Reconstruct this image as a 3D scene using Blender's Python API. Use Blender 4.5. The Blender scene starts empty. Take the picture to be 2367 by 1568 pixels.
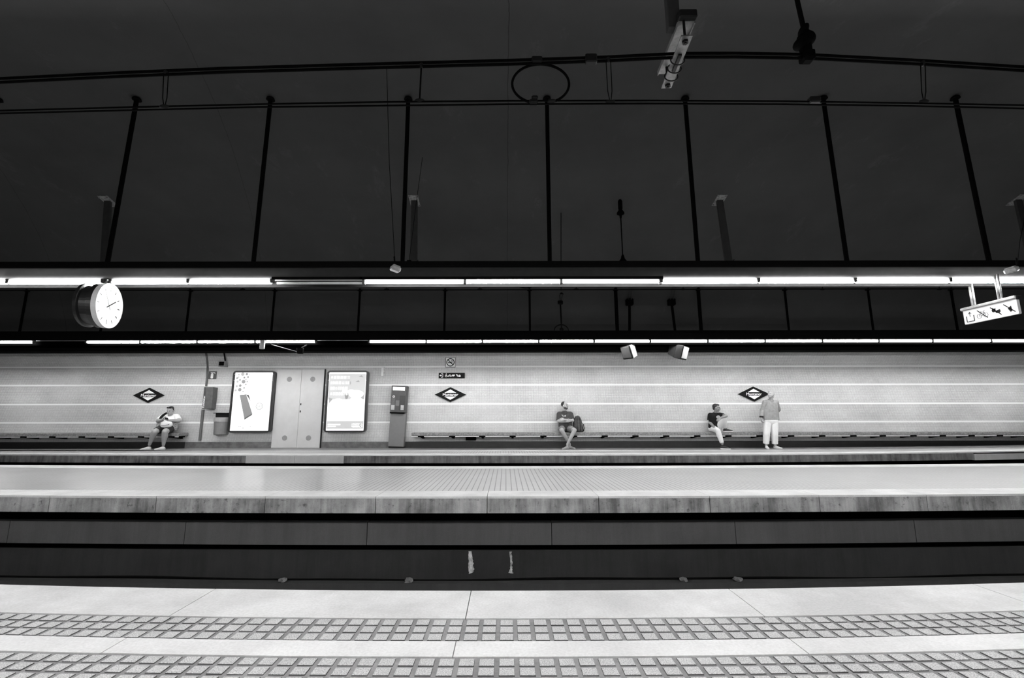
import bpy, bmesh, math, random
from mathutils import Vector, Matrix, Euler

# ------------------------------------------------------------------ camera, world, exposure
random.seed(7)
S = bpy.context.scene
COL = S.collection
W_PX, H_PX = 2367.0, 1568.0
FPX, CX, CY = 1075.0, 1169.0, 784.0
CAM_H = 0.83
PITCH = math.atan(186.0 / FPX)
ROLL = -0.0015
cam_data = bpy.data.cameras.new('camera')
cam_data.sensor_width = 36.0
cam_data.lens = 36.0 * FPX / W_PX
cam_data.shift_x = (W_PX / 2 - CX) / W_PX
cam_data.clip_start = 0.02
cam = bpy.data.objects.new('camera', cam_data)
COL.objects.link(cam)
CAM_M = Matrix.Rotation(math.pi / 2 + PITCH, 4, 'X') @ Matrix.Rotation(ROLL, 4, 'Z')
cam.matrix_world = Matrix.Translation((0, 0, CAM_H)) @ CAM_M
S.camera = cam

world = bpy.data.worlds.new('world')
world.use_nodes = True
world.node_tree.nodes['Background'].inputs[0].default_value = (0.02, 0.02, 0.02, 1)
world.node_tree.nodes['Background'].inputs[1].default_value = 0.3
S.world = world
S.view_settings.view_transform = 'Standard'
S.view_settings.look = 'None'
S.view_settings.gamma = 1.0
S.view_settings.use_curve_mapping = False
S.view_settings.exposure = 0.0
S.cycles.max_bounces = 8
S.cycles.diffuse_bounces = 5
TUBE_L = 100.0        # radiance of a lit fluorescent tube


def ray(px, py):
    return CAM_M.to_3x3() @ Vector(((px - CX) / FPX, -(py - CY) / FPX, -1.0))


def P(px, py, Y):
    """point of the place seen at a photo pixel, on the vertical plane y = Y"""
    d = ray(px, py)
    t = Y / d.y
    return Vector((d.x * t, Y, CAM_H + d.z * t))


def XF(px, Y, z):
    """x of something at depth Y and height z that the photo shows in column px"""
    py = CY
    for _ in range(6):
        q = P(px, py, Y)
        dz = z - q.z
        zc = Y * math.cos(PITCH) + (q.z - CAM_H) * math.sin(PITCH)
        py -= dz * FPX / zc
    return P(px, py, Y).x


# ------------------------------------------------------------------ materials
def lin(s):
    s = s / 255.0
    return s / 12.92 if s <= 0.04045 else ((s + 0.055) / 1.055) ** 2.4


def g4(v):
    return (v, v, v, 1)


def new_mat(name):
    m = bpy.data.materials.new(name)
    m.use_nodes = True
    nt = m.node_tree
    b = nt.nodes['Principled BSDF']
    return m, nt, b


class G:
    """tiny helper for node graphs"""
    def __init__(s, nt):
        s.nt = nt

    def n(s, t, **kw):
        x = s.nt.nodes.new(t)
        for k, v in kw.items():
            setattr(x, k, v)
        return x

    def put(s, sock, v):
        if hasattr(v, 'is_linked') or isinstance(v, bpy.types.NodeSocket):
            s.nt.links.new(v, sock)
        elif v is not None:
            sock.default_value = v

    def m(s, op, a, b=None, c=None):
        x = s.n('ShaderNodeMath', operation=op)
        s.put(x.inputs[0], a)
        if b is not None:
            s.put(x.inputs[1], b)
        if c is not None:
            s.put(x.inputs[2], c)
        return x.outputs[0]

    def pos(s):
        x = s.n('ShaderNodeTexCoord')
        y = s.n('ShaderNodeSeparateXYZ')
        s.nt.links.new(x.outputs['Object'], y.inputs[0])
        return y.outputs[0], y.outputs[1], y.outputs[2], x.outputs['Object']

    def vec(s, a, b, c):
        x = s.n('ShaderNodeCombineXYZ')
        for i, v in enumerate((a, b, c)):
            s.put(x.inputs[i], v)
        return x.outputs[0]

    def noise(s, v, scale, detail=4.0, rough=0.6):
        x = s.n('ShaderNodeTexNoise')
        if v is not None:
            s.put(x.inputs['Vector'], v)
        x.inputs['Scale'].default_value = scale
        x.inputs['Detail'].default_value = detail
        x.inputs['Roughness'].default_value = rough
        return x.outputs[0]

    def ramp(s, v, pts):
        x = s.n('ShaderNodeValToRGB')
        e = x.color_ramp.elements
        e[0].position, e[0].color = pts[0][0], g4(pts[0][1])
        e[1].position, e[1].color = pts[-1][0], g4(pts[-1][1])
        for p_, c_ in pts[1:-1]:
            q = e.new(p_)
            q.color = g4(c_)
        s.put(x.inputs[0], v)
        return x.outputs[0]

    def line(s, x, pitch, off, width):
        """1 on lines of a given width every pitch metres"""
        t = s.m('FRACT', s.m('DIVIDE', s.m('SUBTRACT', x, off), pitch))
        d = s.m('ABSOLUTE', s.m('SUBTRACT', t, 0.5))
        return s.m('GREATER_THAN', d, 0.5 - 0.5 * width / pitch)

    def band(s, x, a, b):
        return s.m('MULTIPLY', s.m('GREATER_THAN', x, a), s.m('LESS_THAN', x, b))

    def mix(s, f, a, b):
        # grey mix a*(1-f)+b*f
        return s.m('ADD', s.m('MULTIPLY', a, s.m('SUBTRACT', 1.0, f)), s.m('MULTIPLY', b, f))

    def bump(s, h, strength, dist, bsdf):
        x = s.n('ShaderNodeBump')
        x.inputs['Strength'].default_value = strength
        x.inputs['Distance'].default_value = dist
        s.put(x.inputs['Height'], h)
        s.nt.links.new(x.outputs[0], bsdf.inputs['Normal'])


MATS = {}


def plain(name, val, rough=0.6, metal=0.0, vary=0.12, scale=9.0, spec=0.5, emit=0.0):
    """grey procedural material with a little mottling; val is linear albedo"""
    if name in MATS:
        return MATS[name]
    m, nt, b = new_mat(name)
    q = G(nt)
    x, y, z, ob = q.pos()
    nz = q.noise(ob, scale)
    c = q.ramp(nz, [(0.3, val * (1 - vary)), (0.7, min(1, val * (1 + vary)))])
    nt.links.new(c, b.inputs['Base Color'])
    b.inputs['Roughness'].default_value = rough
    b.inputs['Metallic'].default_value = metal
    b.inputs['Specular IOR Level'].default_value = spec
    if emit:
        nt.links.new(c, b.inputs['Emission Color'])
        b.inputs['Emission Strength'].default_value = emit
    MATS[name] = m
    return m


def glow(name, val):
    if name in MATS:
        return MATS[name]
    m, nt, b = new_mat(name)
    b.inputs['Base Color'].default_value = g4(min(0.8, val * 0.5))
    b.inputs['Emission Color'].default_value = g4(1.0)
    b.inputs['Emission Strength'].default_value = val if val > 5 else val * 0.62
    b.inputs['Roughness'].default_value = 0.4
    MATS[name] = m
    return m


def concrete(name, dark, light, rough=0.85, streak=True, scale=3.0, contrast=1.0):
    """stained concrete: mottled, with vertical run-off streaks"""
    m, nt, b = new_mat(name)
    q = G(nt)
    x, y, z, ob = q.pos()
    n1 = q.noise(ob, scale, 6.0, 0.65)
    v = n1
    if streak:
        sv = q.vec(q.m('MULTIPLY', x, 9.0), q.m('MULTIPLY', y, 9.0), q.m('MULTIPLY', z, 0.8))
        n2 = q.noise(sv, 1.0, 5.0, 0.7)
        v = q.m('ADD', q.m('MULTIPLY', n1, 0.5), q.m('MULTIPLY', n2, 0.5))
    c = q.ramp(v, [(0.38, dark), (0.62, light)])
    fine = q.noise(ob, 90.0, 2.0)
    c2 = q.m('MULTIPLY', c, q.m('ADD', 0.8, q.m('MULTIPLY', fine, 0.4)))
    nt.links.new(c2, b.inputs['Base Color'])
    b.inputs['Roughness'].default_value = rough
    q.bump(fine, 0.15, 0.004, b)
    return m


def paving_mat(name, pitch_x, off_x, gx, pitch_y, off_y, gy, tile, groove, rough, spec=0.5):
    m, nt, b = new_mat(name)
    q = G(nt)
    x, y, z, ob = q.pos()
    lx = q.line(x, pitch_x, off_x, gx)
    ly = q.line(y, pitch_y, off_y, gy)
    ln = q.m('MAXIMUM', lx, q.m('MULTIPLY', ly, 0.45))
    dirt = q.noise(ob, 1.3, 5.0)
    sp = q.noise(ob, 160.0, 2.0)
    t = q.m('MULTIPLY', tile, q.m('ADD', 0.72, q.m('ADD', q.m('MULTIPLY', dirt, 0.35), q.m('MULTIPLY', sp, 0.2))))
    nt.links.new(q.mix(ln, t, groove), b.inputs['Base Color'])
    b.inputs['Roughness'].default_value = rough
    b.inputs['Specular IOR Level'].default_value = spec
    q.bump(q.m('SUBTRACT', 1.0, ln), 0.25, 0.004, b)
    return m


def tile_wall_mat(name, strips, lo, hi):
    """small mosaic tiles with pale strips at the given heights, greyer wear"""
    m, nt, b = new_mat(name)
    q = G(nt)
    x, y, z, ob = q.pos()
    gx = q.line(x, 0.033, 0.0, 0.0085)
    gz = q.line(z, 0.033, 0.008, 0.0085)
    ln = q.m('MAXIMUM', gx, gz)
    patch = q.noise(q.vec(q.m('MULTIPLY', x, 0.5), 0.0, q.m('MULTIPLY', z, 0.9)), 1.4, 5.0)
    cell = q.n('ShaderNodeTexWhiteNoise')
    q.put(cell.inputs['Vector'], q.vec(q.m('FLOOR', q.m('DIVIDE', x, 0.033)), 0.0, q.m('FLOOR', q.m('DIVIDE', q.m('SUBTRACT', z, 0.008), 0.033))))
    t = q.ramp(patch, [(0.3, lo), (0.7, hi)])
    t = q.m('MULTIPLY', t, q.m('ADD', 0.92, q.m('MULTIPLY', cell.outputs[0], 0.16)))
    # grout dirtier in patches
    gdirt = q.noise(ob, 0.7, 4.0)
    gr = q.ramp(gdirt, [(0.4, 0.27), (0.65, 0.42)])
    c = q.mix(ln, t, gr)
    st = None
    for s0 in strips:
        bb = q.band(z, s0 - 0.024, s0 + 0.024)
        st = bb if st is None else q.m('MAXIMUM', st, bb)
    c = q.mix(st, c, 0.78)
    nt.links.new(c, b.inputs['Base Color'])
    b.inputs['Roughness'].default_value = 0.45
    return m


# ------------------------------------------------------------------ mesh builder
class MB:
    def __init__(s):
        s.v, s.f = [], []
        s.M = Matrix.Identity(4)

    def add(s, verts, faces):
        o = len(s.v)
        s.v += [s.M @ Vector(p) for p in verts]
        s.f += [tuple(i + o for i in f) for f in faces]
        return s

    def box(s, x0, x1, y0, y1, z0, z1, c=0.0):
        if c <= 0:
            vs = [(x, y, z) for x in (x0, x1) for y in (y0, y1) for z in (z0, z1)]
            return s.add(vs, [(0, 1, 3, 2), (4, 6, 7, 5), (0, 4, 5, 1), (2, 3, 7, 6), (0, 2, 6, 4), (1, 5, 7, 3)])
        bm = bmesh.new()
        xs, ys, zs = (x0, x1), (y0, y1), (z0, z1)
        for i in (0, 1):
            for j in (0, 1):
                for k in (0, 1):
                    sx, sy, sz = (c, -c)[i], (c, -c)[j], (c, -c)[k]
                    bm.verts.new((xs[i], ys[j] + sy, zs[k] + sz))
                    bm.verts.new((xs[i] + sx, ys[j], zs[k] + sz))
                    bm.verts.new((xs[i] + sx, ys[j] + sy, zs[k]))
        bmesh.ops.convex_hull(bm, input=bm.verts)
        bm.verts.index_update()
        s.add([v.co[:] for v in bm.verts], [[v.index for v in f.verts] for f in bm.faces])
        bm.free()
        return s

    def prism(s, poly, z0, z1):
        """polygon in local xy extruded from z0 to z1"""
        n = len(poly)
        vs = [(p[0], p[1], z0) for p in poly] + [(p[0], p[1], z1) for p in poly]
        fs = [tuple(range(n))[::-1], tuple(range(n, 2 * n))]
        fs += [(i, (i + 1) % n, n + (i + 1) % n, n + i) for i in range(n)]
        return s.add(vs, fs)

    def ring(s, outer, inner, z0, z1):
        n = len(outer)
        vs = [(p[0], p[1], z) for z in (z0, z1) for lp in (outer, inner) for p in lp]
        fs = []
        for i in range(n):
            j = (i + 1) % n
            fs += [(i, n + i, n + j, j), (2 * n + i, 2 * n + j, 3 * n + j, 3 * n + i),
                   (i, j, 2 * n + j, 2 * n + i), (n + i, 3 * n + i, 3 * n + j, n + j)]
        return s.add(vs, fs)

    def tube(s, path, r, n=8, closed=False):
        pts = [Vector(p) for p in path]
        rs = r if isinstance(r, (list, tuple)) else [r] * len(pts)
        N = len(pts)
        up = None
        vs = []
        for i, p in enumerate(pts):
            if closed:
                t = (pts[(i + 1) % N] - pts[i - 1])
            else:
                t = pts[min(i + 1, N - 1)] - pts[max(i - 1, 0)]
            if t.length < 1e-9:
                t = Vector((0, 0, 1))
            t.normalize()
            if up is None:
                up = Vector((0, 0, 1)) if abs(t.z) < 0.9 else Vector((1, 0, 0))
            u = t.cross(up)
            if u.length < 1e-6:
                u = t.orthogonal()
            u.normalize()
            w = u.cross(t).normalized()
            up = w
            for k in range(n):
                a = 2 * math.pi * k / n
                vs.append(p + rs[i] * (math.cos(a) * u + math.sin(a) * w))
        fs = []
        for i in range(N if closed else N - 1):
            j = (i + 1) % N
            for k in range(n):
                l = (k + 1) % n
                fs.append((i * n + k, i * n + l, j * n + l, j * n + k))
        if not closed:
            fs.append(tuple(range(n))[::-1])
            fs.append(tuple(range((N - 1) * n, N * n)))
        return s.add(vs, fs)

    def lathe(s, prof, n=20, center=(0, 0, 0)):
        """profile [(r, z)] about the local z axis"""
        cx, cy, cz = center
        vs, fs = [], []
        for r, z in prof:
            for k in range(n):
                a = 2 * math.pi * k / n
                vs.append((cx + r * math.cos(a), cy + r * math.sin(a), cz + z))
        for i in range(len(prof) - 1):
            for k in range(n):
                l = (k + 1) % n
                fs.append((i * n + k, i * n + l, (i + 1) * n + l, (i + 1) * n + k))
        fs.append(tuple(range(n))[::-1])
        fs.append(tuple(range((len(prof) - 1) * n, len(prof) * n)))
        return s.add(vs, fs)

    def ell(s, c, r, R=None, nu=14, nv=9):
        c = Vector(c)
        if not isinstance(r, (list, tuple)):
            r = (r, r, r)
        R = R or Matrix.Identity(3)
        vs, fs = [], []
        for i in range(1, nv):
            th = math.pi * i / nv
            for k in range(nu):
                a = 2 * math.pi * k / nu
                vs.append(c + R @ Vector((r[0] * math.sin(th) * math.cos(a), r[1] * math.sin(th) * math.sin(a), r[2] * math.cos(th))))
        vs.append(c + R @ Vector((0, 0, r[2])))
        vs.append(c + R @ Vector((0, 0, -r[2])))
        T, B = len(vs) - 2, len(vs) - 1
        for i in range(nv - 2):
            for k in range(nu):
                l = (k + 1) % nu
                fs.append((i * nu + k, (i + 1) * nu + k, (i + 1) * nu + l, i * nu + l))
        for k in range(nu):
            l = (k + 1) % nu
            fs.append((T, k, l))
            fs.append((B, (nv - 2) * nu + l, (nv - 2) * nu + k))
        return s.add(vs, fs)

    def chain(s, pts, rs, ends=(True, True), n=12):
        """tapered limb: frustums and spheres; ends say whether each end is rounded"""
        pts = [Vector(p) for p in pts]
        for i in range(len(pts) - 1):
            s.tube([pts[i], pts[i + 1]], [rs[i], rs[i + 1]], n)
        for i, p in enumerate(pts):
            if (i == 0 and not ends[0]) or (i == len(pts) - 1 and not ends[1]):
                continue
            s.ell(p, rs[i], None, n, 8)
        return s

    def loft(s, rings):
        n = len(rings[0])
        vs = [p for r in rings for p in r]
        fs = [tuple(range(n))[::-1], tuple(range((len(rings) - 1) * n, len(rings) * n))]
        for i in range(len(rings) - 1):
            for k in range(n):
                l = (k + 1) % n
                fs.append((i * n + k, i * n + l, (i + 1) * n + l, (i + 1) * n + k))
        return s.add(vs, fs)

    def build(s, name, mat, parent=None, smooth=False, remesh=0.0, smooth_it=3):
        org = WORLD.get(parent.name, Vector()) if parent else Vector()
        me = bpy.data.meshes.new(name)
        me.from_pydata([(p - org)[:] for p in s.v], [], s.f)
        me.update()
        bm = bmesh.new()
        bm.from_mesh(me)
        bmesh.ops.recalc_face_normals(bm, faces=bm.faces)
        bm.to_mesh(me)
        bm.free()
        o = bpy.data.objects.new(name, me)
        COL.objects.link(o)
        if remesh:
            md = o.modifiers.new('r', 'REMESH')
            md.mode = 'VOXEL'
            md.voxel_size = remesh
            sm = o.modifiers.new('s', 'SMOOTH')
            sm.factor = 0.5
            sm.iterations = smooth_it
            dg = bpy.context.evaluated_depsgraph_get()
            me2 = bpy.data.meshes.new_from_object(o.evaluated_get(dg))
            o.modifiers.clear()
            o.data = me2
            bpy.data.meshes.remove(me)
            me = me2
            me.name = name
            smooth = True
        me.materials.clear()
        me.materials.append(mat)
        if smooth:
            for p in me.polygons:
                p.use_smooth = True
        WORLD[o.name] = org
        if parent:
            o.parent = parent
        return o


WORLD = {}


def thing(name, label, cat, loc=(0, 0, 0), group=None):
    o = bpy.data.objects.new(name, None)
    COL.objects.link(o)
    o.location = loc
    o.empty_display_size = 0.1
    WORLD[o.name] = Vector(loc)
    o['label'] = label
    o['category'] = cat
    if group:
        o['group'] = group
    return o


def tag(o, label, cat, group=None):
    o['label'] = label
    o['category'] = cat
    if group:
        o['group'] = group
    return o


def struct(o, label=None):
    o['kind'] = 'structure'
    if label:
        o['label'] = label
    return o


def text_mb(txt, size, bold=0.0, spacing=1.0):
    """lettering as a flat mesh in local xy, centred"""
    cu = bpy.data.curves.new('lettering', 'FONT')
    cu.body = txt
    cu.size = size
    cu.offset = bold
    cu.space_character = spacing
    cu.align_x = 'CENTER'
    cu.align_y = 'CENTER'
    cu.extrude = 0.001
    o = bpy.data.objects.new('lettering', cu)
    COL.objects.link(o)
    dg = bpy.context.evaluated_depsgraph_get()
    me = bpy.data.meshes.new_from_object(o.evaluated_get(dg))
    vs = [v.co.copy() for v in me.vertices]
    fs = [tuple(p.vertices) for p in me.polygons]
    bpy.data.objects.remove(o)
    bpy.data.curves.remove(cu)
    bpy.data.meshes.remove(me)
    return vs, fs


# local (u right, v up, w out of the wall towards the tracks) -> world, for the back wall
def wall_frame(x, z, y, spin=0.0):
    return Matrix.Translation((x, y, z)) @ Matrix(((1, 0, 0, 0), (0, 0, -1, 0), (0, 1, 0, 0), (0, 0, 0, 1))) @ Matrix.Rotation(spin, 4, 'Z')


def rrect(w, h, r, n=6, cx=0.0, cy=0.0):
    pts = []
    for qx, qy, a0 in ((1, 1, 0), (-1, 1, 90), (-1, -1, 180), (1, -1, 270)):
        for k in range(n + 1):
            a = math.radians(a0 + 90.0 * k / n)
            pts.append((cx + qx * (w / 2 - r) + r * math.cos(a), cy + qy * (h / 2 - r) + r * math.sin(a)))
    return pts


def circ(cx, cy, r, n=20):
    return [(cx + r * math.cos(2 * math.pi * k / n), cy + r * math.sin(2 * math.pi * k / n)) for k in range(n)]


def bar(x0, y0, x1, y1, w):
    d = Vector((x1 - x0, y1 - y0))
    n = Vector((-d.y, d.x)).normalized() * w / 2
    return [(x0 + n.x, y0 + n.y), (x1 + n.x, y1 + n.y), (x1 - n.x, y1 - n.y), (x0 - n.x, y0 - n.y)]

# ------------------------------------------------------------------ shared materials
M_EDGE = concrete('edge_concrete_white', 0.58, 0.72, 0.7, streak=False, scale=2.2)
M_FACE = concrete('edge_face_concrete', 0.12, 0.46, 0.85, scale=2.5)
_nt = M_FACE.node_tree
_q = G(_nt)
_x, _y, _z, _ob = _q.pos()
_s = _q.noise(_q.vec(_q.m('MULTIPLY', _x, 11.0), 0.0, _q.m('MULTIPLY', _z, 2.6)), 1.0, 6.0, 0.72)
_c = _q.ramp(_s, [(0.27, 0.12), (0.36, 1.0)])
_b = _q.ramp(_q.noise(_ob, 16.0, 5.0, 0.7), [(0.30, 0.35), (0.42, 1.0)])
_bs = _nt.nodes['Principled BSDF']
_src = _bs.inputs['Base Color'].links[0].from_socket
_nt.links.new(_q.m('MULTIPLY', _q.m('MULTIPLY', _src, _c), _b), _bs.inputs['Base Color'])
M_FACE_FAR = concrete('far_face_concrete', 0.05, 0.22, 0.85, scale=2.5)
M_FACE_NEW = concrete('pale_face_concrete', 0.42, 0.50, 0.8, scale=2.0)
M_SLAB = concrete('slab_concrete', 0.15, 0.22, 0.9, streak=False)
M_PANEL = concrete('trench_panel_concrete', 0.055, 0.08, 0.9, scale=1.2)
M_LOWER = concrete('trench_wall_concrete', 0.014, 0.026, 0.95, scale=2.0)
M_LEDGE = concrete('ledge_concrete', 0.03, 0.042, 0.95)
M_BLACK_AND_SHADE = plain('black_parts_and_shade', 0.003, 0.95, spec=0.02)  # near-black for black parts, and for shade painted into the trench recesses
M_BLACK = plain('black_paint', 0.012, 0.6, spec=0.2)
M_HOUSING = plain('black_housing', 0.004, 0.9, spec=0.02)
M_RUBBER = plain('black_cable', 0.004, 0.9, spec=0.03)
M_STEEL = plain('galvanised_steel', 0.42, 0.4, 0.7, 0.2, 25)
M_GREYPOST = plain('grey_painted_post', 0.05, 0.7, spec=0.2)
M_WHITE = plain('white_enamel', 0.8, 0.35, vary=0.03)
M_LIT = glow('fluorescent_glow', TUBE_L)
M_UNLIT = plain('unlit_tube_glass', 0.55, 0.25)

# ------------------------------------------------------------------ the setting
XE = 26.0
Y_FRONT, Y_BACK = -0.21, 14.17
K_NEAR, K_MID, K_FAR = 0.0147, 0.0040, 0.0030
YC, A_V, B_V, ZC_V = 6.98, 7.39, 4.85, 1.30      # half-ellipse of the vault


def vault_z(y):
    return ZC_V + B_V * math.sqrt(1 - ((y - YC) / A_V) ** 2)


def ramp_z(x):
    return 0.0007 * max(0.0, x - 5.2) ** 2


def bent(mb, x0, x1, y0, y1, z0, z1, K, seg=0.5, ramp=False):
    n = max(1, int(round((x1 - x0) / seg)))
    rings = []
    for i in range(n + 1):
        x = x0 + (x1 - x0) * i / n
        dz = ramp_z(x) if ramp else 0.0
        b = K * x * x
        rings.append([(x, y0 + b, z0 + dz), (x, y1 + b, z0 + dz), (x, y1 + b, z1 + dz), (x, y0 + b, z1 + dz)])
    mb.loft(rings)


# near platform
PX, OX = 0.0695, 0.0366
X_N = 6.2
mb = MB()
x = -0.172 - 1.275 * 6
while x < 7.5:
    bent(mb, x + 0.002, x + 1.273, 2.141, 2.464, -0.18, 0.0, K_NEAR, 0.32)
    x += 1.275
M_COPING = concrete('coping_concrete', 0.42, 0.58, 0.7, streak=False, scale=1.6)
struct(mb.build('platform_edge', M_COPING), 'pale concrete coping blocks along the nearest platform edge')
mb = MB()
x = -0.19 - 1.275 * 6
while x < 7.5:
    bent(mb, x + 0.002, x + 1.273, 1.818, 1.936, -0.05, 0.0, K_NEAR, 0.32)
    x += 1.275
M_TRIM = concrete('pale_strip_concrete', 0.50, 0.62, 0.7, streak=False, scale=2.0)
struct(mb.build('trim_1', M_TRIM), 'smooth pale strip between the two bands of raised paving blocks')
mb = MB()
bent(mb, -9, 9, Y_FRONT - 0.6, 2.14, -0.2, -0.0044, K_NEAR, 0.3)
M_GROOVE = concrete('paving_groove', 0.15, 0.23, 0.95, streak=False, scale=5.0)
struct(mb.build('platform_slab', M_GROOVE), 'grey bed of the nearest platform under its paving blocks')


def blocks(rows, pitch_y, y_top):
    mb = MB()
    i0 = int(-X_N / PX)
    for r in range(rows):
        for i in range(i0, -i0):
            xa = OX + i * PX + 0.0068
            xb = OX + (i + 1) * PX - 0.0068
            yb = y_top - r * pitch_y - 0.0055
            ya = y_top - (r + 1) * pitch_y + 0.0055
            d = 0.0022
            j = (random.random() - 0.5) * 0.0012
            vs = []
            for (ax, bx, ay, by, z) in ((xa, xb, ya, yb, -0.009), (xa + d, xb - d, ya + d, yb - d, -0.0012 + j), (xa + 2 * d, xb - 2 * d, ya + 2 * d, yb - 2 * d, j)):
                for (px, py) in ((ax, ay), (bx, ay), (bx, by), (ax, by)):
                    vs.append((px, py + K_NEAR * px * px, z))
            fs = [(8, 9, 10, 11)]
            for o in (0, 4):
                fs += [(o + k, o + (k + 1) % 4, o + 4 + (k + 1) % 4, o + 4 + k) for k in range(4)]
            mb.add(vs, fs)
    return mb


def dark_sides(o):
    o.data.materials.append(M_DARK_SIDE)  # side faces take a darker colour than the block tops
    for p_ in o.data.polygons:
        zs = [o.data.vertices[v].co.z for v in p_.vertices]
        if min(zs) < -0.004:
            p_.material_index = 1
    return o


M_DARK_SIDE = concrete('dark_block_sides', 0.04, 0.075, 0.95, streak=False, scale=6.0)


m, nt, b = new_mat('exposed_aggregate')
q = G(nt)
x_, y_, z_, ob = q.pos()
sp = q.noise(ob, 260.0, 3.0, 0.7)
big = q.noise(ob, 6.0, 4.0)
c = q.ramp(sp, [(0.30, 0.12), (0.46, 0.34), (0.68, 0.62)])
c = q.m('MULTIPLY', c, q.m('ADD', 0.75, q.m('MULTIPLY', big, 0.5)))
nt.links.new(c, b.inputs['Base Color'])
b.inputs['Roughness'].default_value = 0.75
q.bump(sp, 0.3, 0.003, b)
M_AGG = m
struct(dark_sides(blocks(3, 0.0663, 2.137).build('platform_paving', M_AGG)), 'band of three rows of raised square paving blocks')
struct(dark_sides(blocks(14, 0.0620, 1.814).build('platform_paving', M_AGG)), 'raised square paving blocks at the bottom of the photo')

# first track pit with the wall under the middle platform
def section(poly, mat, name, x0=-XE, x1=XE):
    mb = MB()
    mb.M = Matrix(((0, 0, 1, 0), (1, 0, 0, 0), (0, 1, 0, 0), (0, 0, 0, 1)))
    mb.prism(poly, x0, x1)
    return struct(mb.build(name, mat))


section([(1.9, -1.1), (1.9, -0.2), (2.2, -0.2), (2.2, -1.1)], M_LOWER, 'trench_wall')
section([(1.9, -1.3), (1.9, -1.1), (6.2, -1.1), (6.2, -1.3)], M_SLAB, 'track_bed')
section([(5.85, -1.1), (5.85, -0.176), (6.0, -0.176), (6.0, -1.1)], M_BLACK_AND_SHADE, 'trench_wall')  # back of the recess, coloured black for the shadow under the overhang
mb = MB()
x = P(1703, 1235, 5.5).x - 2.07 * 11
while x < 21.0:
    bent(mb, x + 0.004, x + 2.066, 5.50, 5.60, -0.55, -0.31, 0.0038, 0.5)
    x += 2.07
struct(mb.build('trench_wall', M_PANEL), 'grey concrete panels under the middle platform')
mb = MB()
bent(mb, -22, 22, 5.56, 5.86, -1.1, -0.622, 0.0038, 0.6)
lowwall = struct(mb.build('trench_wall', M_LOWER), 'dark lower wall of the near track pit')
mb = MB()
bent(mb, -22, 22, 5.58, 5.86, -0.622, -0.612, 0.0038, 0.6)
struct(mb.build('trim_2', M_BLACK_AND_SHADE), 'slot under the grey trench panels, coloured black for its shade')  # slot floor painted black in place of the shade under the panels
mb = MB()
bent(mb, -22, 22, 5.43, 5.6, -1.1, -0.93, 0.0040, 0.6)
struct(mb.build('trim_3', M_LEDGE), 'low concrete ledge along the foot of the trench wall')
# white paint runs on the lower wall
M_RUN = concrete('white_paint_run', 0.03, 0.75, 0.8, scale=20.0)
for k, pts in enumerate((((1083, 1275, 1090, 1275), (1083, 1295, 1094, 1300), (1083, 1315, 1096, 1316), (1084, 1329, 1092, 1326)),
                         ((1177, 1276, 1183, 1276), (1180, 1300, 1184, 1300), (1179, 1316, 1184, 1316), (1175, 1326, 1187, 1328)))):
    rr = random.Random(k + 11)
    L, Rr = [], []
    for (pa_, pb_) in zip(pts, pts[1:]):
        for i in range(7):
            f_ = i / 7
            xa, ya, xb, yb = [u + (v - u) * f_ for u, v in zip(pa_, pb_)]
            a = P(xa + rr.uniform(-.7, .7), ya, 5.557)
            c_ = P(xb + rr.uniform(-1.6, 1.0), yb, 5.557)
            L.append((a.x, a.z))
            Rr.append((c_.x, c_.z))
    mb = MB()
    mb.M = Matrix(((1, 0, 0, 0), (0, 0, 1, 5.552), (0, 1, 0, 0), (0, 0, 0, 1)))
    for i in range(len(L) - 1):
        mb.prism([L[i], Rr[i], Rr[i + 1], L[i + 1]], 0.0, 0.010)
    mb.build('paint_streak', M_RUN, lowwall)['label'] = 'white paint run'

# middle platform
PAVE_MID = paving_mat('middle_paving', 0.0684, 0.0, 0.011, 0.20, 5.713, 0.006, 0.40, 0.07, 0.29, 0.5)
mb = MB()
fb = MB()
x = -0.206 - 1.22 * 15
while x < 18.2:
    bent(mb, x + 0.003, x + 1.217, 5.306, 5.713, -0.022, 0.0, K_MID, 0.61)
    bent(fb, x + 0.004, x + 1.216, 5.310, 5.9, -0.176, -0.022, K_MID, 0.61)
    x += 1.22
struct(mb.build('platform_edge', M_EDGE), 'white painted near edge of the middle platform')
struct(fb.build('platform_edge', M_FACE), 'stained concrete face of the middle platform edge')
mb = MB()
bent(mb, -XE, XE, 5.713, 8.24, -0.176, -0.002, K_MID, 0.5)
struct(mb.build('platform_paving', PAVE_MID), 'grooved paving of the middle platform')
mb = MB()
bent(mb, -XE, XE, 8.24, 8.653, -0.176, 0.0, K_MID, 0.5)
struct(mb.build('platform_edge', M_EDGE), 'white far edge of the middle platform')
section([(8.2, -1.1), (8.2, -0.176), (8.6, -0.176), (8.6, -1.1)], M_LOWER, 'trench_wall')

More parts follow.
